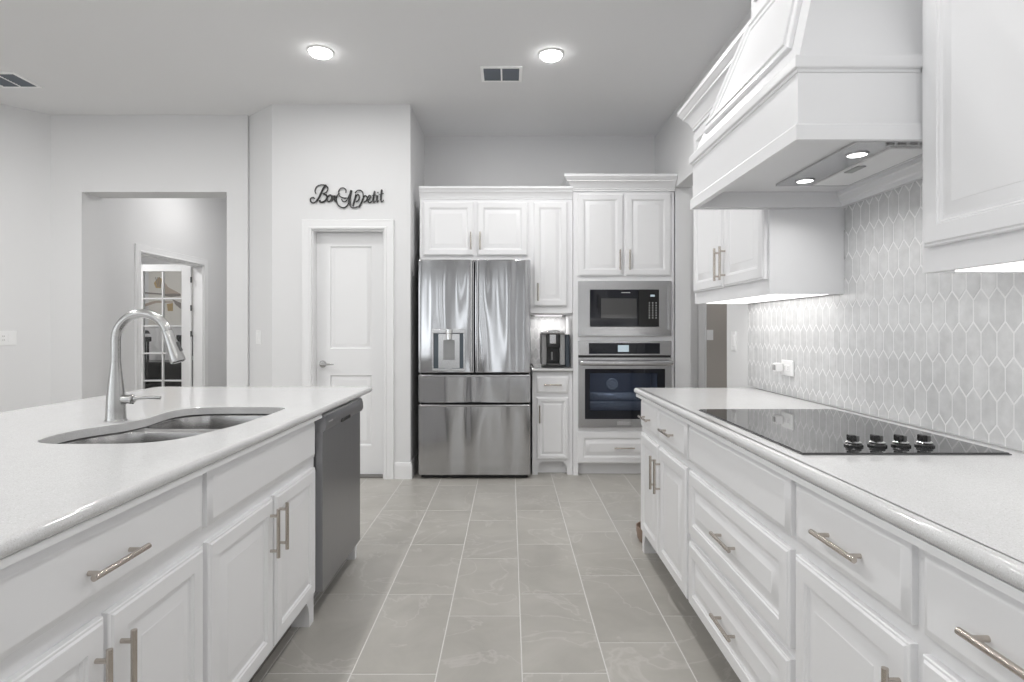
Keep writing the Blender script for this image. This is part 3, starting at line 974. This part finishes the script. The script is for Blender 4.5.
# ------------------------------------------------------------------ range hood
H0, H1 = 1.505, 2.370
rh = thing('range_hood', 'white wooden range hood with sloped panelled front over cooktop', 'range hood', (1.1, 1.93, 1.74))
hx = .760
lb = B()
lb.box(hx, hx + .02, H0, H1, 1.742, 1.944)
lb.box(hx + .02, XR - .009, H0, H0 + .02, 1.742, 1.944)
lb.box(hx + .02, XR - .009, H1 - .02, H1, 1.742, 1.944)
lb.box(hx + .02, XR - .009, H0 + .02, H1 - .02, 1.805, 1.825)
obj('lower_box', lb, M_CAB, rh)
bandp = [(0, 1.738), (.010, 1.738), (.010, 1.772), (.004, 1.780), (0, 1.782)]
ring = [(XU, H0), (hx, H0), (hx, H1), (XU, H1)]
ringr = ring
def hood_sweep(prof, b=None):
    b = b or B()
    # outwards is to the left when going near -> front -> far, so travel the other way
    path = [(XU, H1), (hx, H1), (hx, H0), (XU, H0)]
    return b.sweep([(x, y) for x, y in path][::-1], [(-o, z) for o, z in prof])
obj('bottom_band', hood_sweep([(0, 1.738), (.008, 1.738), (.008, 1.776), (.003, 1.783), (0, 1.783)]), M_CAB, rh)
obj('mantel_ledge', hood_sweep([(0, 1.917), (.003, 1.918), (.005, 1.925), (.010, 1.928), (.012, 1.932), (.012, 1.955), (.009, 1.960), (0, 1.962)]).box(hx, XR - .009, H0, H1, 1.944, 1.962), M_CAB, rh)
HS, HH, hz = .35, .472, 1.962
hxa = hx + .006
def hood_ring(h, e=0.0):
    o_ = HS * h
    return [(hxa + o_, H0 + .004 + o_, hz + h), (XR - .004, H0 + .004 + o_, hz + h), (XR - .004, H1 - .004 - o_, hz + h), (hxa + o_, H1 - .004 - o_, hz + h)]
obj('tapered_cover', B().loft([hood_ring(0), hood_ring(HH)]), M_CAB, rh)
cxa, cya, cyb = hxa + HS * HH, H0 + .004 + HS * HH, H1 - .004 - HS * HH
obj('chimney', B().box(cxa, XR - .004, cya, cyb, hz + HH, CEIL), M_CAB, rh)
nn = Vector((-1, 0, HS)).normalized()
HOODP = [(0, 0), (0, .010), (.003, .013), (.010, .015), (.018, .015), (.021, .021), (.029, .023), (.036, .020), (.041, .013), (.056, .011), (.060, .006), (.075, .006)]
loops = []
for i_, d_ in HOODP:
    lp = []
    for hh, sg_ in ((.060 + i_ * .94, -1), (.060 + i_ * .94, 1), (HH - .035 - i_ * .94, 1), (HH - .035 - i_ * .94, -1)):
        o_ = HS * hh
        y_ = (H0 + .064 + i_ + o_) if sg_ < 0 else (H1 - .064 - i_ - o_)
        lp.append(tuple(Vector((hxa + o_, y_, hz + hh)) + nn * d_))
    loops.append(lp)
obj('front_panel', B().loft(loops), M_CAB, rh, angle=25)
P_C = lambda u, v, d: (cxa - d, u, v)
obj('chimney_panel', B().panel(P_C, cya + .04, cyb - .04, 2.48, 3.0, HOODP), M_CAB, rh, angle=25)
WM = [(0, 1.745), (.020, 1.745), (.022, 1.760), (.030, 1.765), (.034, 1.785), (.040, 1.790), (.040, 1.805), (0, 1.805)]
obj('wall_molding', B().loft([[(XR - .0125 - o_, y, z) for o_, z in WM] for y in (H0 + .02, H1 - .02)]), M_CAB, rh)
ins = obj('vent_insert', B().box(1.035, 1.315, 1.700, 2.222, 1.796, 1.808, .002), M_STEEL, rh)
obj('filter', B().panel(lambda u, v, d: (v, u, 1.796 - d), 1.745, 2.19, 1.165, 1.298, [(0, -.001), (0, .004), (.006, .006), (.010, .006)]), M_WHITEP, ins)
obj('filter_latch', B().box(1.172, 1.20, 1.92, 2.00, 1.786, 1.791, .001), M_GREYP, ins)
for y in (1.815, 2.135):
    obj('lamp_ring', B().lathe((1.105, y, 1.796), [(.034, 0), (.034, -.003), (.028, -.004), (.027, -.001)], 28), M_STEEL, ins)
    obj('lamp_lens', B().lathe((1.105, y, 1.796), [(.027, 0), (.027, -.003), (.02, -.004)], 28), M_HLENS, ins)
    area('hood_light', (1.105, y, 1.788), .05, .9, rh, spread=140)
for k in range(4):
    obj('button', B().box(1.13 + .035 * k, 1.152 + .035 * k, 1.706, 1.718, 1.791, 1.797, .001), M_GREYP, ins)

# ------------------------------------------------------------------ back wall: fridge, uppers, nook, oven tower
YF = 4.85
P_B = lambda u, v, d: (u, YF - d, v)
CROWN_B = [(o, z - .092) for o, z in CROWN]
grp = 'white cabinets on the back wall'
c = thing('wall_cabinet', 'two-door wall cabinet mounted above the refrigerator', 'cabinet', (-.3, 5.17, 1.82), grp)
carcass(P_B, -.768, .175, 1.825, 2.36, .645, c, top=True)
for a, b_, hu in ((-.735, -.306, -.331), (-.278, .150, -.253)):
    frontpiece('door', P_B, a, b_, 1.863, 2.318, RAISED, c, (hu, 1.985, True), .15)
path = [(-.768, YF), (.50, YF)]
obj('crown_molding', B().sweep([(-.768, YF), (.175, YF)], [(o * .6, 2.345 + (z - 2.395) * .72) for o, z in CROWN]), M_CAB, c)
c = thing('wall_cabinet', 'tall narrow wall cabinet above the coffee maker', 'cabinet', (.35, 5.17, 1.376), grp)
carcass(P_B, .175, .532, 1.376, 2.36, .645, c, top=True)
frontpiece('door', P_B, .198, .486, 1.434, 2.318, RAISED, c, (.236, 1.552, True), .15)
obj('crown_molding', B().sweep([(.175, YF), (.532, YF)], [(o * .6, 2.345 + (z - 2.395) * .72) for o, z in CROWN]), M_CAB, c)
light_panel((.36, 5.36, 1.362), .26, 'x', 'lit slim panel mounted above the coffee maker', 3.0)

c = thing('base_cabinet', 'narrow base cabinet with drawer and door between fridge and oven', 'cabinet', (.36, 5.15, 0), grp)
carcass(P_B, .190, .532, .115, ZT, .645, c)
base_feet(P_B, .190, .532, c, [(.190, .235, 1), (.487, .532, -1)], toe=M_CAB)
frontpiece('drawer', P_B, .225, .497, .695, .842, SLAB, c, (.361, .768, False), .15)
frontpiece('door', P_B, .225, .497, .135, .660, SMALL, c, (.250, .520, True), .15)
wt = worktop('countertop', [(.182, 4.815), (.533, 4.815), (.533, 5.492), (.182, 5.492)], r=.004)
tag(wt, 'short white counter section holding the coffee maker', 'countertop')
P_N = lambda u, v, d: (u, YB - .0075 - d, v)
sn = struct('trim_nook', B().box(.182, .532, YB - .0085, YB, CT, 1.376), M_SGROUT)
ts = B()
pickets(ts, P_N, [(.184, .532, CT + .002, 1.374)], u_ref=.36)
bmesh.ops.recalc_face_normals(ts.bm, faces=ts.bm.faces[:])
obj('picket_tiles', ts, M_SPLASH, sn, flat=True)

# coffee maker
cm = thing('coffee_maker', 'silver and black single-serve coffee maker in the lit nook', 'coffee maker', (.375, 5.02, CT))
cy0, cy1 = 4.93, 5.20
def ybox(x0, x1, y0, y1, z0, z1, bv=.006): return B().box(x0, x1, y0, y1, z0, z1, bv)
obj('base', ybox(.285, .47, cy0 - .01, cy1, CT, CT + .022, .006), M_BLACK, cm)
obj('side_column', ybox(.272, .318, cy0 + .02, cy1, CT + .018, CT + .292, .012), M_GREYP, cm)
obj('side_column', ybox(.432, .478, cy0 + .02, cy1, CT + .018, CT + .292, .012), M_GREYP, cm)
obj('core', ybox(.318, .432, cy0 + .10, cy1, CT + .02, CT + .285, .004), M_BLACK, cm)
obj('brew_head', ybox(.316, .434, cy0, cy0 + .12, CT + .165, CT + .290, .012), M_BLACK, cm)
obj('face_plate', ybox(.343, .398, cy0 - .006, cy0 + .01, CT + .205, CT + .285, .004), M_STEEL, cm)
obj('lid', ybox(.275, .475, cy0 + .0, cy1 - .02, CT + .290, CT + .312, .009), M_STEEL, cm)
obj('lid_handle', B().tube([(.325, cy0 + .01, CT + .305), (.33, cy0 - .01, CT + .318), (.375, cy0 - .02, CT + .320), (.42, cy0 - .01, CT + .318), (.425, cy0 + .01, CT + .305)], .006, 10), M_CHROME, cm)
obj('drip_tray', ybox(.325, .425, cy0 - .015, cy0 + .08, CT + .02, CT + .032, .003), M_DKGREY, cm)
obj('pod_logo', B().box(.362, .378, cy0 + .098, cy0 + .1, CT + .06, CT + .13), M_GREYP, cm)
obj('water_tank', ybox(.481, .522, cy0 + .04, cy1, CT, CT + .285, .010), mat('blue_grey_tank', (.055, .068, .085), .2), cm)

# refrigerator
FY = 4.70
fr = thing('refrigerator', 'stainless steel french door refrigerator with water dispenser', 'refrigerator', (-.295, 5.05, 0))
fxl, fxr, fxm = -.7585, .169, -.293
obj('body', B().box(fxl + .012, fxr - .008, FY + .075, 5.44, .03, 1.80, .004), M_DKGREY, fr)
obj('base_grille', B().box(fxl + .02, fxr - .02, FY + .05, FY + .09, .004, .06), M_DARK, fr)
obj('gasket', B().box(fxl + .015, fxr - .012, FY + .060, FY + .076, .04, 1.80), M_DARK, fr)
def curved(x0, x1, z0, z1, bow, edge=.012, side=0, n=14):
    """steel front, gently bowed across its width, with rolled edges"""
    pts = []
    for k in range(n + 1):
        t = k / n
        x = x0 + (x1 - x0) * t
        y = FY + bow * (2 * t - 1) ** 2
        pts.append((x, y))
    q = [(x0, FY + .06)] + [(x0, FY + bow + edge)] + [(x0 + edge * .3, FY + bow + edge * .3)] + [p for p in pts if x0 + edge < p[0] < x1 - edge] + [(x1 - edge * .3, FY + bow + edge * .3), (x1, FY + bow + edge), (x1, FY + .06)]
    b = B()
    loops = []
    cyy = FY + .03; cx = (x0 + x1) / 2
    for dz, s_ in ((0, .006), (.006, 0)):
        loops.append([(x + (s_ if x < cx else -s_), max(y, FY + s_) , z0 + dz) for x, y in q])
    for dz, s_ in ((.006, 0), (0, .006)):
        loops.append([(x + (s_ if x < cx else -s_), max(y, FY + s_), z1 - dz) for x, y in q])
    b.loft(loops)
    return b
ld = obj('door', curved(fxl, fxm - .003, .880, 1.813, .010), M_FRIDGE, fr, angle=28)
rd = obj('door', curved(fxm + .003, fxr, .880, 1.813, .010), M_FRIDGE, fr, angle=28)
md = obj('drawer', curved(fxl, fxr, .632, .862, .010), M_FRIDGE, fr, angle=28)
fd = obj('drawer', curved(fxl, fxr, .035, .616, .010), M_FRIDGE, fr, angle=28)
for par, z in ((md, .862), (fd, .616)):
    obj('pull_lip', B().prism_x([(FY + .05, z - .008), (FY - .004, z - .018), (FY - .012, z - .010), (FY - .012, z - .004), (FY - .004, z + .001), (FY + .05, z + .001)], fxl + .006, fxr - .006), M_STEEL, par)
for par, x, s_ in ((ld, fxm - .038, -1), (rd, fxm + .014, 1)):
    obj('grip_edge', B().prism([(x, FY + .015), (x + .004, FY - .004), (x + .012, FY - .008), (x + .020, FY - .004), (x + .024, FY + .015)], .895, 1.80), M_STEEL, par, angle=60)
dsp = obj('dispenser', B().box(-.643, -.371, FY - .006, FY + .02, .893, .915, .002).box(-.643, -.630, FY - .006, FY + .02, .915, 1.235, .002).box(-.384, -.371, FY - .006, FY + .02, .915, 1.235, .002).box(-.643, -.371, FY - .010, FY + .02, 1.205, 1.240, .004), M_STEEL, ld)
obj('recess', B().box(-.630, -.384, FY - .002, FY + .01, .915, 1.205), mat('dispenser_shadow', (.06, .075, .09), .2), ld)
obj('back_plate', B().box(-.590, -.415, FY - .004, FY + .01, .918, 1.200, .001), M_STEEL, ld)
obj('paddle', B().box(-.550, -.455, FY - .010, FY, .985, 1.150, .002), mat('paddle_grey', g(.30), .3, .6), ld)
obj('nozzle', B().lathe((-.502, FY - .022, 1.150), [(.016, 0), (.026, .004), (.026, .05), (.030, .055), (.030, .085)], 20), M_CHROME, ld)

# oven tower
tw = thing('tall_cabinet', 'tall white cabinet housing microwave and wall oven', 'cabinet', (.96, 5.15, 0), grp)
P_T = lambda u, v, d: (u, 4.83 - d, v)
tb = B()
x0, x1 = .535, 1.390
tb.box(x0, x0 + .02, 4.85, 5.495, 0, 2.40); tb.box(x1 - .02, x1, 4.85, 5.495, .115, 2.40)
tb.box(x0 + .02, x1 - .02, 5.47, 5.495, .115, 2.40)
for z in (.115, .385, 1.150, 1.655, 2.382):
    tb.box(x0 + .02, x1 - .02, 4.85, 5.47, z, z + .018)
obj('body', tb, M_CAB, tw)
ff = B()
ff.box(x0, .578, 4.83, 4.85, 0, 2.40); ff.box(1.352, x1, 4.83, 4.85, 0, 2.40)
for a, b_ in ((.115, .41), (1.141, 1.18), (1.647, 2.40)):
    ff.box(.578, 1.352, 4.83, 4.85, a, b_)
obj('face_frame', ff, M_CAB, tw)
obj('toe_kick', B().box(.578, 1.352, 4.89, 4.91, 0, .115), M_CAB, tw)
for a, b_, hu in ((.572, .956, .925), (.976, 1.358, 1.007)):
    frontpiece('door', P_T, a, b_, 1.690, 2.385, RAISED, tw, (hu, 1.822, True), .17)
frontpiece('drawer', P_T, .572, 1.358, .105, .372, RAISED, tw, (.962, .238, False), .17)
obj('crown_molding', B().sweep([(x0, YB - .005), (x0, 4.83), (x1 + .005, 4.83)], [(o_, 2.405 + (z - 2.395) * .95) for o_, z in CROWN]), M_CAB, tw)

# microwave
mw = thing('microwave', 'black built-in microwave framed by a wide stainless trim kit', 'microwave', (.968, 5.0, 1.18))
tz0, tz1, tx0, tx1 = 1.182, 1.645, .575, 1.360
kz0, kz1, kx0, kx1 = 1.258, 1.573, .672, 1.256
tk = B()
for q in ((tx0, kx0, tz0, tz1), (kx1, tx1, tz0, tz1), (kx0, kx1, tz0, kz0), (kx0, kx1, kz1, tz1)):
    tk.box(q[0], q[1], 4.802, 4.828, q[2], q[3])
obj('trim_frame', tk, M_STEEL, mw)
obj('trim_flange', B().box(tx1 - .03, tx1 - .012, 4.796, 4.804, tz0 + .05, tz1 - .05, .003), M_STEEL, mw)
mbod = obj('body', B().box(kx0 + .004, kx1 - .004, 4.815, 5.30, kz0 + .004, kz1 - .004), M_DKGREY, mw)
mdr = obj('door', B().box(kx0 + .002, 1.078, 4.790, 4.815, kz0 + .002, kz1 - .002, .003), M_BGLASS, mw)
obj('window', B().box(.765, 1.065, 4.788, 4.792, 1.330, 1.498, .001), M_MWIN, mdr)
obj('handle_bar', B().box(.742, .752, 4.780, 4.790, 1.375, 1.505, .002), M_BLACK, mdr)
obj('brand_mark', B().box(.935, 1.010, 4.7885, 4.791, 1.543, 1.549), M_KEYS, mdr)
mcp = obj('control_panel', B().box(1.081, kx1 - .002, 4.790, 4.815, kz0 + .002, kz1 - .002, .003), M_BLACK, mw)
obj('display', B().box(1.180, 1.216, 4.788, 4.791, 1.512, 1.528), M_DISP, mcp)
for r_ in range(7):
    for k in range(3):
        obj('key', B().box(1.167 + k * .028, 1.176 + k * .028, 4.7885, 4.791, 1.330 + r_ * .021, 1.337 + r_ * .021), M_KEYS, mcp)

# wall oven
ov = thing('wall_oven', 'stainless steel wall oven with dark window below microwave', 'oven', (.968, 5.0, .41))
oz0, oz1, ox0, ox1 = .413, 1.139, .575, 1.360
obj('cavity', B().box(ox0 + .02, ox0 + .03, 4.835, 5.40, .43, 1.0).box(ox1 - .03, ox1 - .02, 4.835, 5.40, .43, 1.0).box(ox0 + .03, ox1 - .03, 5.39, 5.40, .43, 1.0).box(ox0 + .03, ox1 - .03, 4.835, 5.39, .43, .44).box(ox0 + .03, ox1 - .03, 4.835, 5.39, .99, 1.0), M_CAVITY, ov)
for z in (.555, .64):
    rk = B()
    for k in range(7):
        rk.cyl((ox0 + .03, 4.87 + k * .08, z), (ox1 - .03, 4.87 + k * .08, z), .004, 6)
    obj('rack', rk, M_GREYP, ov)
obj('fan_guard', B().lathe((.965, 5.39, .72), [(.055, 0), (.055, -.01), (.045, -.014), (.043, -.008), (.025, -.008), (.023, -.014), (.01, -.014)], 28, 'y'), M_GREYP, ov)
ocp = B().box(ox0, ox1, 4.800, 4.835, 1.018, oz1, .003)
ocp = obj('control_panel', ocp, M_STEEL, ov)
obj('control_glass', B().box(.664, 1.262, 4.797, 4.802, 1.030, 1.122, .001), M_BGLASS, ocp)
obj('display', B().box(.908, 1.000, 4.795, 4.798, 1.048, 1.104), M_DISP, ocp)
obj('vent_gap', B().box(ox0 + .002, ox1 - .002, 4.812, 4.835, 1.001, 1.018), M_DARK, ov)
dz1 = .999
wx0, wx1, wz0, wz1 = .630, 1.305, .482, .905
db = B()
for q in ((ox0, wx0, oz0, dz1), (wx1, ox1, oz0, dz1), (wx0, wx1, oz0, wz0), (wx0, wx1, wz1, dz1)):
    db.box(q[0], q[1], 4.795, 4.832, q[2], q[3])
odr = obj('door', db, M_STEEL, ov)
wb = B()
ix0, ix1, iz0, iz1 = .672, 1.242, .552, .868
for q in ((wx0, ix0, wz0, wz1), (ix1, wx1, wz0, wz1), (ix0, ix1, wz0, iz0), (ix0, ix1, iz1, wz1)):
    wb.box(q[0], q[1], 4.797, 4.815, q[2], q[3])
obj('window_surround', wb, M_BGLASS, odr)
obj('window_glass', B().box(ix0, ix1, 4.799, 4.803, iz0, iz1), M_OGLASS, odr)
hb = B().tube([(ox0 + .01, 4.745, .958), (ox0 + .04, 4.738, .958), (.968, 4.733, .956), (ox1 - .04, 4.738, .958), (ox1 - .01, 4.745, .958)], [.020, .022, .023, .022, .020], 20)
hb.cyl((ox0 + .035, 4.745, .958), (ox0 + .035, 4.797, .958), .013, 12).cyl((ox1 - .035, 4.745, .958), (ox1 - .035, 4.797, .958), .013, 12)
obj('handle', hb, M_STEEL, odr)
obj('brand_plate', B().box(.90, 1.02, 4.791, 4.796, .430, .462, .001), M_CHROME, odr)
area('oven_fill', (.968, 5.0, .985), .10, 3.0, ov, col=(.8, .88, 1))  # fill light added so the cavity shows through the glass

# ------------------------------------------------------------------ sign
def smooth_open(pts, k=5):
    p = [Vector(pts[0])] + [Vector(q) for q in pts] + [Vector(pts[-1])]
    out = []
    for i in range(1, len(p) - 2):
        for s_ in range(k):
            t = s_ / k
            a, b_, c_, d_ = p[i - 1], p[i], p[i + 1], p[i + 2]
            out.append(0.5 * ((2 * b_) + (c_ - a) * t + (2 * a - 5 * b_ + 4 * c_ - d_) * t * t + (3 * b_ - a - 3 * c_ + d_) * t ** 3))
    out.append(p[-1])
    return out
strokes = [
    (7, [(162, 242), (152, 215), (165, 175), (200, 155), (245, 152), (275, 168), (284, 195), (268, 225), (235, 243)]),
    (12, [(268, 152), (238, 185), (212, 240), (190, 285), (165, 320)]),
    (8, [(165, 320), (132, 336), (106, 318), (108, 292), (130, 280), (148, 292)]),
    (11, [(235, 243), (268, 256), (272, 288), (248, 320), (212, 328), (198, 308)]),
    (9, [(300, 256), (280, 278), (276, 302), (292, 322), (313, 308), (322, 278), (314, 258), (300, 256)]),
    (5, [(314, 262), (335, 268)]),
    (9, [(338, 258), (330, 300), (326, 318)]), (6, [(331, 300), (345, 270), (358, 260)]), (9, [(358, 260), (352, 300), (362, 320), (374, 305)]),
    (7, [(466, 232), (470, 205), (448, 184), (415, 188), (394, 218), (398, 255), (430, 282), (475, 286)]),
    (8, [(405, 240), (378, 262), (370, 305), (384, 350), (415, 378), (452, 384), (482, 362), (497, 330), (520, 250), (526, 210)]),
    (7, [(424, 298), (440, 322), (470, 318), (498, 268), (524, 208)]),
    (14, [(524, 208), (512, 260), (504, 315), (512, 355)]), (7, [(512, 355), (525, 380), (560, 386), (590, 372)]),
    (6, [(455, 288), (520, 285)]),
    (11, [(572, 250), (556, 310), (541, 372)]), (8, [(565, 275), (590, 250), (606, 270), (598, 308), (570, 326)]),
    (7, [(562, 235), (588, 210), (622, 208), (644, 238), (644, 290)]), (11, [(644, 290), (624, 340), (600, 382)]),
    (8, [(642, 285), (665, 262), (686, 278), (678, 312), (650, 330)]),
    (8, [(694, 305), (718, 288), (722, 266), (706, 260), (692, 285), (694, 318), (714, 334), (738, 316)]),
    (11, [(764, 214), (752, 270), (746, 312)]), (7, [(746, 312), (756, 332), (774, 314)]), (6, [(738, 262), (778, 254)]),
    (11, [(790, 258), (782, 312)]), (7, [(782, 312), (792, 328), (806, 310)]), (8, [(795, 226), (797, 234)]),
    (11, [(836, 200), (828, 260), (826, 306)]), (7, [(826, 306), (838, 326), (856, 306)]), (6, [(812, 250), (856, 240)]),
]
sg = B()
kk = 4.705 / 570 / 10.24
for wd, st in strokes:
    pl = []
    for q in smooth_open(st):
        px, py = 300 + q.x / 10.24, 170 + q.y / 10.24
        pl.append(((px - 510) * 4.705 / 570, 4.708, 1.24 + (329 - py) * 4.705 / 570))
    sg.tube(pl, wd * .85 * kk, 8)
tag(obj('wall_sign', sg, M_SIGN, angle=60), 'black script metal sign reading Bon Appetit above the pantry door', 'sign')

# ------------------------------------------------------------------ switches, outlets
def plate(name, P, uc, vc, w_, h_, label, cat, kind, gang=1, grp=None, horizontal=False):
    t = thing(name, label, cat, P(uc, vc, 0), grp)
    obj('cover_plate', B().panel(P, uc - w_ / 2, uc + w_ / 2, vc - h_ / 2, vc + h_ / 2, [(0, 0), (0, .003), (.003, .006), (.006, .006)]), M_WHITEP, t)
    for k in range(gang):
        u = uc + (k - (gang - 1) / 2) * .046
        if kind[k] == 's':
            obj('rocker', B().panel(P, u - .0165, u + .0165, vc - .033, vc + .033, [(0, .005), (0, .008), (.002, .0095), (.004, .0095)]), M_WHITEP, t)
        else:
            oo = obj('receptacle', B().panel(P, u - (.033 if horizontal else .0165), u + (.033 if horizontal else .0165), vc - (.0165 if horizontal else .033), vc + (.0165 if horizontal else .033), [(0, .005), (0, .0075), (.001, .0085), (.003, .0085)]), M_WHITEP, t)
            for s_ in (-.016, .016):
                for q in (-.005, .005):
                    a = (u + s_, vc + q) if horizontal else (u + q, vc + s_)
                    obj('slot', B().panel(P, a[0] - .0015, a[0] + .0015, a[1] - .004, a[1] + .004, [(0, .008), (0, .0088)]), M_DKGREY, oo)
    return t
P_RW = lambda u, v, d: (XR - d, u, v)
P_RT = lambda u, v, d: (XR - .0117 - d, u, v)
plate('light_switch', P_RW, 3.56, 1.165, .075, .125, 'white light switch on grey wall past the backsplash end', 'switch', 's')
ot = plate('power_outlet', P_RT, 2.845, 1.045, .12, .078, 'white horizontal outlet on the tile backsplash', 'outlet', 'o', horizontal=True)
pg = thing('plug_adapter', 'small white plug-in adapter in the backsplash outlet', 'plug', P_RT(2.895, 1.045, .01))
obj('plug_body', B().box(XR - .058, XR - .0212, 2.872, 2.915, 1.024, 1.068, .006), M_WHITEP, pg)
obj('night_light_lens', B().box(XR - .064, XR - .057, 2.880, 2.907, 1.032, 1.060, .003), M_GREYP, pg)
ang = math.atan2(4.95 - 3.57, -3.99 + 5.20)
dv = Vector((math.cos(ang), math.sin(ang))); nv = Vector((dv.y, -dv.x))
P_LA = lambda u, v, d: (-3.99 + dv.x * u + nv.x * d, 4.95 + dv.y * u + nv.y * d, v)
plate('light_switch', P_LA, -.285, 1.165, .12, .12, 'white double switch and outlet plate on the angled grey wall', 'switch', 'os', gang=2)
cd = Vector((-1.97 + 2.28, 4.72 - 4.98)).normalized(); cn = Vector((cd.y, -cd.x))
P_CH = lambda u, v, d: (-2.28 + cd.x * u + cn.x * d, 4.98 + cd.y * u + cn.y * d, v)
plate('light_switch', P_CH, .17, 1.17, .075, .12, 'white switch on the narrow wall beside the pantry', 'switch', 's')
P_UT = lambda u, v, d: (u, 6.70 - d, v)
plate('light_switch', P_UT, 2.35, 1.17, .075, .12, 'white switch on the tan wall of the back room', 'switch', 's')

# small round bowl by the counter end
bwl = B().lathe((.835, 3.335, 0), [(.075, 0), (.088, .02), (.095, .06), (.096, .088), (.090, .088), (.086, .055), (.075, .018), (.01, .014)], 36)
tag(obj('pet_bowl', bwl, M_WOOD), 'brown round bowl on the floor behind the counter end', 'bowl')

# ------------------------------------------------------------------ ceiling fixtures
def can(x, y, label, watts=CAN_W, z=CEIL):
    t = thing('recessed_light', label, 'light', (x, y, z), 'recessed ceiling lights')
    obj('trim_ring', B().lathe((x, y, z), [(.088, 0), (.088, -.004), (.080, -.008), (.070, -.007), (.066, -.002)], 36), M_WHITEP, t)
    obj('lens', B().lathe((x, y, z), [(.070, -.001), (.070, -.014), (.062, -.024), (.03, -.029)], 36), M_LENS, t)
    area('ceiling_lamp', (x, y, z - .033), .12, watts, t, spread=180)
    return t
can(.278, 3.86, 'lit round ceiling light in front of the oven tower', CAN_W * 1.5)
can(-1.27, 3.82, 'lit round ceiling light in front of the pantry', CAN_W * .7)
can(.278, 2.2, 'lit round ceiling light over the aisle', CAN_W * .75)
can(-1.27, 2.2, 'lit round ceiling light over the island sink', CAN_W * 1.5)
can(.278, .4, 'lit round ceiling light above the camera', CAN_W * .75)
can(-1.27, .4, 'lit round ceiling light over the island end', CAN_W * .55)
can(.278, -1.8, 'lit round ceiling light behind the camera', CAN_W * 1.2)
can(-1.27, -1.8, 'lit round ceiling light behind the island', CAN_W * .8)
can(-3.3, 3.0, 'unseen round ceiling light turned up to brighten the angled wall', CAN_W * 3.5)  # unseen lamp, turned up to brighten the left wall
can(-3.4, .4, 'lit round ceiling light in the dining area', CAN_W)
can(-3.4, -2.0, 'lit round ceiling light by the rear windows', CAN_W)
can(-3.05, 6.4, 'added unseen ceiling light brightening the hall', CAN_W * 1.3)  # added out of view to light the hall
can(-5.0, 6.3, 'added unseen ceiling light brightening the study', CAN_W * 3.2)  # unseen lamp placed to brighten the glazed door and study
can(2.4, 4.6, 'added unseen ceiling light brightening the back hall', CAN_W * 1.0)  # put in out of sight so the back hall reads lit
can(2.9, 6.2, 'added unseen ceiling light brightening the utility room', CAN_W * 1.0)  # unseen lamp added to lift the tan wall

def vent(x0, x1, y0, y1, label):
    t = thing('air_vent', label, 'vent', ((x0 + x1) / 2, (y0 + y1) / 2, CEIL), 'ceiling air vents')
    f = .022; xm = (x0 + x1) / 2
    b = B()
    for q in ((x0, x1, y0, y0 + f), (x0, x1, y1 - f, y1), (x0, x0 + f, y0 + f, y1 - f), (x1 - f, x1, y0 + f, y1 - f), (xm - .006, xm + .006, y0 + f, y1 - f)):
        b.box(q[0], q[1], q[2], q[3], CEIL - .010, CEIL, .002)
    obj('frame', b, M_VENTFR, t)
    obj('duct_opening', B().box(x0 + f, x1 - f, y0 + f, y1 - f, CEIL - .0015, CEIL), M_VENTIN, t)
    s_ = B()
    n = 9
    for k in range(n):
        yy = y0 + f + (y1 - y0 - 2 * f) * (k + .5) / n
        s_.prism_x([(yy - .008, CEIL - .003), (yy + .006, CEIL - .009), (yy + .008, CEIL - .008), (yy - .006, CEIL - .002)], x0 + f, x1 - f)
    obj('louvers', s_, M_VENTIN, t)
vent(-.212, .088, 4.03, 4.275, 'white ceiling air vent with dark louvres before the fridge')
vent(-3.89, -3.59, 4.12, 4.38, 'ceiling air vent above the angled wall, cut by frame')
